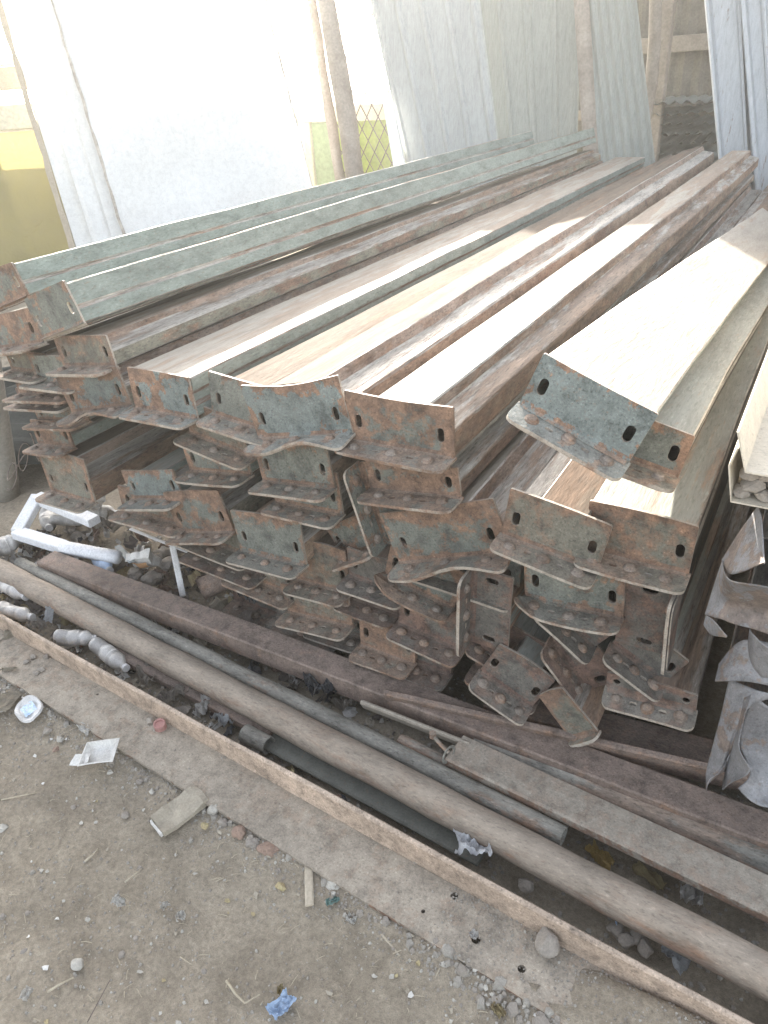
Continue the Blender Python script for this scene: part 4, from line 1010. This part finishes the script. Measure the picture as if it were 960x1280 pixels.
def tub():
    p = onZ(37, 888, .02); root = empty('plastic_tub_lid', (p.x, p.y, .025), (R_(12), R_(8), R_(-15))); tag(root, 'white plastic lid with torn pale blue middle at the left edge', 'lid')
    V, F = [], []
    n = 26
    for r, z in ((.0, .0), (.026, .0), (.030, .004), (.037, .006), (.040, .001)):
        for k in range(n):
            a = 2*math.pi*k/n; sq = 1+.12*abs(math.sin(2*a)); V.append((r*sq*math.cos(a)*1.05, r*sq*math.sin(a)*.85, z+.003*math.sin(a*3)))
    mi = []
    for i in range(4):
        for k in range(n): F.append((i*n+k, i*n+(k+1) % n, (i+1)*n+(k+1) % n, (i+1)*n+k)); mi.append(0)
    bm = bmesh.new(); vv = [bm.verts.new(v) for v in V]
    for f in F:
        try: bm.faces.new([vv[i] for i in f])
        except ValueError: pass
    bmesh.ops.remove_doubles(bm, verts=bm.verts[:], dist=1e-5)
    bmesh.ops.solidify(bm, geom=bm.faces[:], thickness=.001); from_bm('lid_rim', bm, M['cap'], root, smooth=False)
    bm = bmesh.new(); G = [[bm.verts.new((-.018+.04*i/6, -.018+.036*j/6, .0035+.006*noise.noise(Vector((i*.7, j*.7, 2))))) for i in range(7)] for j in range(7)]
    for j in range(6):
        for i in range(6): bm.faces.new((G[j][i], G[j][i+1], G[j+1][i+1], G[j+1][i]))
    from_bm('blue_film', bm, M['blue'], root)
tub()
crumple('paper_scrap', 106, 912, .02, .06, .025, 'paper', 'flat white paper shred tucked under the edge of the angle', 'paper', -12, .006, seed=21)
crumple('cardboard_scrap', 6, 880, .02, .07, .09, 'card', 'pale cardboard piece at the left picture edge below the angle', 'cardboard', 20, .006, seed=22)
crumple('cardboard_scrap', 12, 838, AT, .06, .015, 'card', 'narrow strip of cardboard on the left end of the angle', 'cardboard', 25, .006, seed=23)
def crushed_carton():
    p = onZ(226, 1016, .012); root = empty('crushed_carton', (p.x, p.y, .012), (R_(3), R_(-2), R_(-17))); tag(root, 'flattened grey drink carton lying half under the angle', 'carton')
    bm = bmesh.new(); bm_box(bm, -.034, .034, -.06, .065, 0, .014)
    bmesh.ops.subdivide_edges(bm, edges=bm.edges[:], cuts=7, use_grid_fill=True)
    for v in bm.verts:
        v.co.z *= 1+.7*noise.noise(v.co*24); v.co += Vector((.5, .5, 1))*.0055*noise.noise(v.co*33)
        v.co.x *= .93+.08*math.cos(v.co.y*30)
    bmesh.ops.bevel(bm, geom=[e for e in bm.edges if e.is_manifold and e.calc_face_angle(0) > .9], offset=.0015, segments=1, affect='EDGES')
    from_bm('carton_body', bm, M['card'], root)
    bm = bmesh.new(); bm_box(bm, -.026, .026, -.066, -.061, .002, .013)
    bmesh.ops.subdivide_edges(bm, edges=bm.edges[:], cuts=3, use_grid_fill=True)
    for v in bm.verts: v.co += Vector((.3, .5, 1))*.003*noise.noise(v.co*60)
    from_bm('folded_end', bm, M['paper'], root)
crushed_carton()
bar('short flat wooden slat sticking out from under the angle', onZ(386, 1072, .012), onZ(387, 1133, .012), .0185, .006, 'wood_pale', 'wooden_slat', 'slat', nseg=8)
rock(267, 1014, .012, (.015, .013, .013), 'stone_pale', 'white pitted stone right of the grey carton', seed=41)
rock(416, 1108, .008, (.018, .014, .012), 'stone_pale', 'white speckled stone right of the wooden slat', seed=42)
rock(336, 1064, .012, (.026, .018, .013), 'brick', 'brown brick fragment with straight sides at the angle edge', 'brick', 43, rot=20, name='brick_fragment')
rock(300, 1042, .012, (.018, .016, .013), 'brick', 'reddish stone half under the angle, left of the brick fragment', seed=44)
rock(316, 1056, .01, (.016, .014, .01), 'stone', 'grey stone touching the left of the brick fragment', seed=45)
rock(371, 1072, .01, (.012, .010, .008), 'brick', 'small brown stone just left of the wooden slat', seed=46)
rock(352, 1110, .006, (.013, .009, .007), 'leaf', 'tan stone below the brick fragment', seed=47)
rock(98, 1207, .004, (.014, .012, .009), 'stone_pale', 'pale smooth stone on the bare dirt at lower left', seed=48, rough=.1)
rock(157, 1020, .002, (.011, .010, .006), 'stone', 'round flat stone left of the grey carton', seed=49, rough=.08)
rock(256, 1034, .01, (.010, .009, .006), 'leaf', 'tiny olive stone under the right edge of the carton', seed=50)
rock(280, 1030, .008, (.014, .01, .008), 'stone', 'dull stone between white pitted stone and reddish stone', seed=51)
rock(5, 1037, .0, (.015, .012, .01), 'stone_pale', 'buff stone at the left picture edge', seed=52)
crumple('paper_scrap', 150, 1130, .002, .036, .022, 'paper', 'folded cream paper scrap on the bare dirt', 'paper', 10, .012, seed=24)
crumple('paper_scrap', 227, 1148, .002, .022, .022, 'paper', 'crumpled paper scrap right of the cream folded one', 'paper', 40, .012, seed=25)
crumple('paper_scrap', 208, 1135, .002, .022, .014, 'paper', 'small curled paper scrap above the crumpled one', 'paper', 70, .010, seed=26)
crumple('paper_scrap', 35, 1245, .0, .02, .028, 'paper', 'small torn paper at the lower left corner', 'paper', 10, .01, seed=27)
crumple('plastic_scrap', 416, 1131, .004, .016, .032, 'teal', 'crumpled pale teal plastic scrap near the speckled stone', 'plastic scrap', -35, .012, seed=28)
crumple('paper_scrap', 440, 1152, .002, .024, .018, 'paper', 'white frayed paper scrap below the teal scrap', 'paper', 0, .012, seed=29)
crumple('plastic_wrapper', 352, 1262, .002, .032, .055, 'blue', 'pale blue crumpled wrapper at the bottom edge of the dirt', 'wrapper', -18, .014, seed=30, curl=.012)
crumple('dry_leaf', 622, 1264, .012, .032, .02, 'leaf', 'yellowish dry leaf by the angle near the bottom edge', 'leaf', -30, .010, seed=31)
crumple('dry_leaf', 351, 1240, .002, .014, .02, 'leaf', 'brown curled leaf touching the blue wrapper', 'leaf', 40, .010, seed=32)
crumple('plastic_scrap', 593, 1172, AT, .018, .02, 'cap', 'white plastic scrap caught on a hole of the angle', 'plastic scrap', 60, .012, seed=33)
crumple('plastic_bag', 592, 1060, .055, .085, .075, 'foam', 'white crumpled bag caught between angle and thick pipe', 'bag', 20, .035, seed=34, n=18)
crumple('yellow_wrapper', 732, 1114, .02, .075, .014, 'yellowcard', 'narrow yellow card strip under the thick pipe', 'card', -20, .006, seed=35)
crumple('plastic_bag', 765, 1146, .015, .045, .03, 'blue', 'small blue bag under the thick pipe', 'bag', -20, .02, seed=36)
crumple('woven_sack', 846, 1198, .01, .062, .055, 'sack', 'grey woven sack corner between angle and thick pipe', 'sack', -30, .022, seed=37, n=16)
crumple('yellow_wrapper', 750, 1076, .01, .07, .03, 'yellowcard', 'yellow and brown wrapper beyond the end of the thin pipe', 'wrapper', -25, .02, seed=38)
crumple('yellow_wrapper', 810, 1100, .012, .08, .03, 'leaf', 'tan wrapper right of the yellow and brown one', 'wrapper', -25, .02, seed=39)
crumple('plastic_bag', 862, 1128, .015, .05, .045, 'pet', 'clear plastic bag between thick pipe and dusty bar', 'bag', 10, .03, seed=40)
for i, (a, b) in enumerate(((770, 1165), (782, 1178), (795, 1172), (806, 1186), (745, 1112), (658, 1108))):
    rock(a, b, .005, (.018, .015, .012), 'stone', ('lump of stone below the blue bag', 'second lump of stone below the blue bag, nearer the angle', 'lump of stone left of the woven sack', 'lump of stone touching the woven sack', 'grey stone beside the yellow card strip', 'flat grey stone left of the yellow card strip')[i], seed=120+i, rot=i*37, group='stones between angle and thick pipe')
for i, (a, b, m, rr, lab) in enumerate((
    (75, 925, 'stone_pale', .011, 'pale flake of rubble above the torn paper tray'), (60, 915, 'stone', .013, 'grey lump right of the plastic lid'),
    (70, 938, 'brick', .009, 'brown lump left of the torn paper tray'), (92, 1010, 'stone', .008, 'small grey stone in the dirt below the torn tray'),
    (190, 990, 'stone_pale', .008, 'small pale stone left of the carton, near the angle'), (175, 978, 'stone', .010, 'grey stone under the angle edge below the torn tray'),
    (330, 1082, 'stone', .010, 'dark stone below the brick fragment'), (306, 1070, 'stone_pale', .008, 'pale chip left of the brick fragment'),
    (345, 1090, 'stone', .007, 'small stone between brick fragment and wooden slat'), (402, 1090, 'brick', .008, 'brown chip between the wooden slat and the speckled stone'),
    (590, 1215, 'stone_pale', .010, 'pale rubble lump at the angle edge, upper one near the bottom edge'), (608, 1228, 'stone_pale', .012, 'largest pale rubble lump at the angle edge near the leaf'),
    (640, 1252, 'stone_pale', .009, 'pale rubble lump between the leaf and the last bolt hole'), (560, 1200, 'stone', .008, 'grey chip by the angle edge above the pale lumps'),
    (665, 1262, 'stone', .011, 'grey stone at the bottom edge beside the angle'), (505, 1180, 'stone', .007, 'small grey stone beside the thick brown stick'),
    (30, 1190, 'stone', .008, 'small grey stone in the bare dirt at far left'), (110, 1150, 'stone_pale', .006, 'tiny pale stone left of the folded cream paper'),
    (255, 1215, 'stone', .006, 'tiny grey stone above the forked twig'))):
    rock(a, b, .002, (rr, rr*.85, rr*.6), m, lab, seed=300+i, rot=i*41)
# twigs and sticks
def twig(pts, r, label, z=.006, name='twig', mat='straw', group='twigs on the dirt'):
    P = [onZ(a, b, z+.004*(i % 2)) for i, (a, b) in enumerate(pts)]; V, F = tube_pts(P, r, 6, True, r*.6); tag(mesh(name, V, F, M[mat], smooth=True), label, 'twig', group)
twig([(283, 1226), (295, 1243), (306, 1254), (325, 1243)], .0028, 'forked pale twig left of the blue wrapper')
twig([(106, 1077), (116, 1069), (123, 1061)], .0032, 'short white stick in the middle of the dirt')
twig([(156, 1103), (177, 1086)], .0024, 'thin brown twig right of the short white stick')
twig([(109, 1278), (122, 1254), (138, 1224)], .0012, 'long thin dark root near the bottom left', mat='wire')
twig([(2, 1000), (30, 994), (46, 991)], .002, 'straight pale stalk at the left edge of the dirt')
twig([(60, 1240), (72, 1232), (92, 1222)], .003, 'cream twisted stalk under the pale smooth stone')
twig([(225, 1196), (240, 1206)], .0014, 'tiny bright stalk in the bare dirt')
twig([(470, 1160), (500, 1195)], .004, 'thick brown stick lying right of the frayed paper', mat='wood_pale')

# gravel, crumbs and straw: nobody could count these
def scatter():
    V, F = [], []; rnd = random.Random(3)
    def chip(x, y, z, s):
        k = len(V); a = rnd.uniform(0, 6.28); fl = rnd.uniform(.35, .8)
        top = [(x+math.cos(a+t)*s*rnd.uniform(.6, 1.1), y+math.sin(a+t)*s*rnd.uniform(.6, 1.1)) for t in (0, 1.4, 2.7, 4.1, 5.3)]
        for px, py in top: V.append((px, py, z-.2*s))
        for px, py in top: V.append((x+(px-x)*.65, y+(py-y)*.65, z+s*fl*rnd.uniform(.8, 1.1)))
        for i in range(5): F.append((k+i, k+(i+1) % 5, k+5+(i+1) % 5, k+5+i))
        F.append((k+5, k+6, k+7, k+8, k+9))
    yc = lambda x: .985-.0745*(x+2.1)
    n = 0
    while n < 9000:
        x, y = rnd.uniform(-2.3, .3), rnd.uniform(.2, .95)
        d = yc(x)-.13-y
        if d < -.005: continue
        dens = .16+.9*math.exp(-(d/.06)**2)+.6*max(0, noise.noise(Vector((x*3.5, y*3.5, 11))))
        if rnd.random() > dens: continue
        s = rnd.choice((.0011, .0014, .0018, .0022, .003, .0042))*rnd.uniform(.7, 1.2)
        if d < .05 and rnd.random() < .2: s *= 2.6
        elif rnd.random() < .03: s *= 2.2
        if x > -.45 and d < .07 and rnd.random() < .5: s *= 1.7
        chip(x, y, ground_z(x, y), s); n += 1  # loose chips
    for _ in range(1500):        # crumbs on the angle, thick where dirt has spilled over it
        x = rnd.uniform(-.42, .25) if rnd.random() < .85 else rnd.uniform(-2.3, .2)
        y = yc(x)-rnd.uniform(.005, .125)
        if x < -.1 and rnd.random() < .45: y = yc(x)-rnd.uniform(.002, .05)
        chip(x, y, max(.0275, ground_z(x, y)), rnd.choice((.0008, .0012, .0016, .002, .0034)))
    for _ in range(2600):        # between and behind the rails
        x = rnd.uniform(-2.5, .3); y = rnd.uniform(yc(x)+.02, 1.45)
        chip(x, y, ground_z(x, y), rnd.uniform(.002, .009))
    tag(mesh('gravel', V, F, [M['gravel'], M['stone_pale'], M['stone']], mi=[(0, 2, 0, 2, 2, 0, 1, 0, 2, 0, 2)[(k//6)*7919 % 11] for k in range(len(F))]), 'loose gravel and crumbs strewn over the dirt and along the angle', 'gravel', kind='stuff')
    V, F = [], []
    for _ in range(1100):
        x, y = rnd.uniform(-2.2, .2), rnd.uniform(.25, .9)
        if y > yc(x)-.13: continue
        if rnd.random() > .35+.65*max(0, noise.noise(Vector((x*3, y*3, 5)))*2): continue
        a = rnd.uniform(0, 3.14); L = rnd.uniform(.006, .024); z = ground_z(x, y)+.003
        v, f = tube_pts([(x-math.cos(a)*L/2, y-math.sin(a)*L/2, z), (x, y, z+.002), (x+math.cos(a)*L/2, y+math.sin(a)*L/2, z+rnd.uniform(-.002, .003))], rnd.uniform(.0004, .001), 4)
        k = len(V); V += v; F += [tuple(i+k for i in q) for q in f]
    tag(mesh('straw', V, F, M['straw']), 'bits of dry straw scattered over the dirt', 'straw', kind='stuff')
scatter()
def crumbs():
    V, F = [], []; rnd = random.Random(9)
    for _ in range(900):
        x, y = rnd.uniform(-2.2, .1), rnd.uniform(.22, .95); yc = .985-.0745*(x+2.1); d = yc-.13-y
        if d < .002 or rnd.random() > .25+math.exp(-(d/.09)**2): continue
        z = ground_z(x, y)+.003; a = rnd.uniform(0, 6.28); s = rnd.uniform(.002, .0075); k = len(V)
        P = [(x+math.cos(a+t)*s*rnd.uniform(.5, 1.3), y+math.sin(a+t)*s*rnd.uniform(.4, 1.1), z+rnd.uniform(-.001, .004)) for t in (0, 1.2, 2.4, 3.8, 5.1)]
        V += P+[(p[0], p[1], p[2]+.0008) for p in P]; F += [(k, k+4, k+3, k+2, k+1), (k+5, k+6, k+7, k+8, k+9)]+[(k+i, k+(i+1) % 5, k+5+(i+1) % 5, k+5+i) for i in range(5)]
    tag(mesh('litter_crumbs', V, F, [M['stone_pale'], M['card'], M['leaf'], M['paper']], mi=[(0, 1, 1, 2, 0, 0, 3, 0, 1)[(q//7) % 9] for q in range(len(F))]), 'torn crumbs of paper and plastic trodden into the dirt', 'litter', kind='stuff')
crumbs()
def rubbish():
    V, F, mi = [], [], []; rnd = random.Random(31)
    for q in range(620):
        x = -2.5+1.75*rnd.random()**1.3; yc = .985-.0745*(x+2.1)
        y = rnd.uniform(yc+.015, yc+.16) if q % 3 == 0 else rnd.uniform(1.12, 1.62)
        s = rnd.uniform(.008, .03)*(1.3 if y > 1.2 else .8); z = ground_z(x, y)+s*.35+rnd.uniform(0, .03)*(y > 1.28); k = len(V); m = rnd.choice((0, 0, 0, 1, 1, 2, 2, 3, 4, 5, 6, 7))
        if y < 1.2 and q % 3 == 0: z = min(z, .03)
        n = 4; E = Euler((rnd.uniform(-.9, .9), rnd.uniform(-.9, .9), rnd.uniform(0, 6.28))); el = rnd.uniform(.5, 1.5)
        for j in range(n+1):
            for i in range(n+1):
                u, v = i/n-.5, j/n-.5
                p = Vector((u*s*2*el, v*s*2/el, s*.9*noise.noise(Vector((u*3, v*3, q*1.7)))+s*.5*noise.noise(Vector((u*7, v*7, q)))))
                p *= 1-.25*(abs(u)+abs(v)) ; p.rotate(E); V.append((x+p.x, y+p.y, max(z+p.z, ground_z(x, y)+.001)))
        for j in range(n):
            for i in range(n): F.append((k+j*(n+1)+i, k+j*(n+1)+i+1, k+(j+1)*(n+1)+i+1, k+(j+1)*(n+1)+i)); mi.append(m)
    tag(mesh('rubbish', V, F, [M['rag'], M['card'], M['stone'], M['leaf'], M['paper'], M['black'], M['pet'], M['bar_rust']], mi=mi), 'trampled mass of dusty rubbish between the rails and under the pile', 'rubbish', kind='stuff')
rubbish()
# bits of rubbish between the rails
for i, (a, b, w, l, m, lab) in enumerate((
    (70, 735, .08, .05, 'card', 'brown card scrap under the thick pipe, near the greyish plastic square'),
    (88, 775, .07, .05, 'leaf', 'dry tan husk right of the greyish plastic square'),
    (105, 785, .06, .035, 'card', 'curled brown card above the crumpled clear bottle'),
    (45, 790, .08, .05, 'stone', 'dusty rag lump behind the angle lip, left of the bottles'),
    (75, 808, .05, .03, 'card', 'brown film scrap left of the crumpled clear bottle'),
    (185, 850, .09, .05, 'stone', 'flat grey film right of the ribbed bottle, behind the angle lip'),
    (222, 872, .09, .05, 'stone', 'grey dirty cloth between angle lip and rusty bar, right of the ribbed bottle'),
    (255, 890, .07, .04, 'pet', 'clear film scrap left of the short blue grey pipe stub'),
    (280, 905, .06, .035, 'sack', 'grey fibre scrap touching the short blue grey pipe stub'),
    (110, 690, .09, .06, 'card', 'brown film under the white foam tube'),
    (40, 690, .10, .06, 'stone', 'dusty dark rag below the white foam frame at the left'),
    (95, 640, .12, .08, 'stone', 'crumpled grey rag inside the white foam frame'),
    (262, 705, .10, .06, 'stone', 'dusty rag behind the white slat, under the rusty feet'),
    (250, 805, .09, .04, 'card', 'brown crumpled film between brown tube and thin pipe, left part'),
    (330, 822, .10, .05, 'stone', 'dark dusty rag between the brown tube and the thin pipe'),
    (375, 845, .08, .05, 'pet', 'clear crumpled plastic between brown tube and thin pipe, near the centre'),
    (430, 885, .08, .05, 'stone', 'grey bag scrap left of the short brown bar'),
    (10, 800, .09, .05, 'card', 'brown card scrap behind the angle lip at the left picture edge'),
    (350, 745, .12, .07, 'black', 'black film under the rusty feet right of the silver film'))):
    crumple('rubbish_scrap', a, b, .012, w, l, m, lab, 'scrap', (i*67) % 180, .028, ((i*37) % 50-25, (i*53) % 50-25), seed=200+i, n=12, group='scraps of rubbish between the rails')
crumple('shade_sheet', 2, 545, .0, 1.9, 1.5, 'shade_dark', 'dark crumpled sheet added as shade on the ground behind the concrete post', 'tarpaulin', 40, .12, seed=301, n=24)  # dark sheet put down where the ground is only shaded
for i, pp in enumerate((((238, 775), (280, 790), (330, 800), (345, 820)), ((225, 785), (270, 806), (318, 812), (352, 838)), ((262, 780), (300, 802), (338, 806), (360, 842)))):
    P = [onZ(a, b, .02+.02*math.sin(k*2+i)) for k, (a, b) in enumerate(pp)]
    Q = [P[0].lerp(P[1], t/5) for t in range(5)]+[P[1].lerp(P[2], t/5) for t in range(5)]+[P[2].lerp(P[3], t/5) for t in range(6)]
    V, F = tube_pts(Q, .0042, 7); tag(mesh('black_cable', V, F, M['black'], smooth=True), ('black cable behind the thin pipe, nearest the brown tube', 'black cable behind the thin pipe, lowest of the three', 'black cable behind the thin pipe, ending farthest right')[i], 'cable', 'cables between brown tube and thin pipe')
# even haze volume added to bring a glare veil over the background
def haze():
    ext = max(abs(v.co.x) for v in bpy.data.objects['ground'].data.vertices)+5
    bm = bmesh.new(); bm_box(bm, -ext, ext, -ext, ext, -1.2, 3.9)
    m = bpy.data.materials.new('veil_air'); m.use_nodes = True; t = m.node_tree; t.nodes.clear()
    out = t.nodes.new('ShaderNodeOutputMaterial'); pv = t.nodes.new('ShaderNodeVolumePrincipled')
    pv.inputs['Color'].default_value = (.95, .93, .88, 1); pv.inputs['Density'].default_value = HAZE; pv.inputs['Anisotropy'].default_value = .55
    t.links.new(pv.outputs[0], out.inputs['Volume'])
    tag(from_bm('haze', bm, m), kind='stuff')
haze()
print('beams', nb)
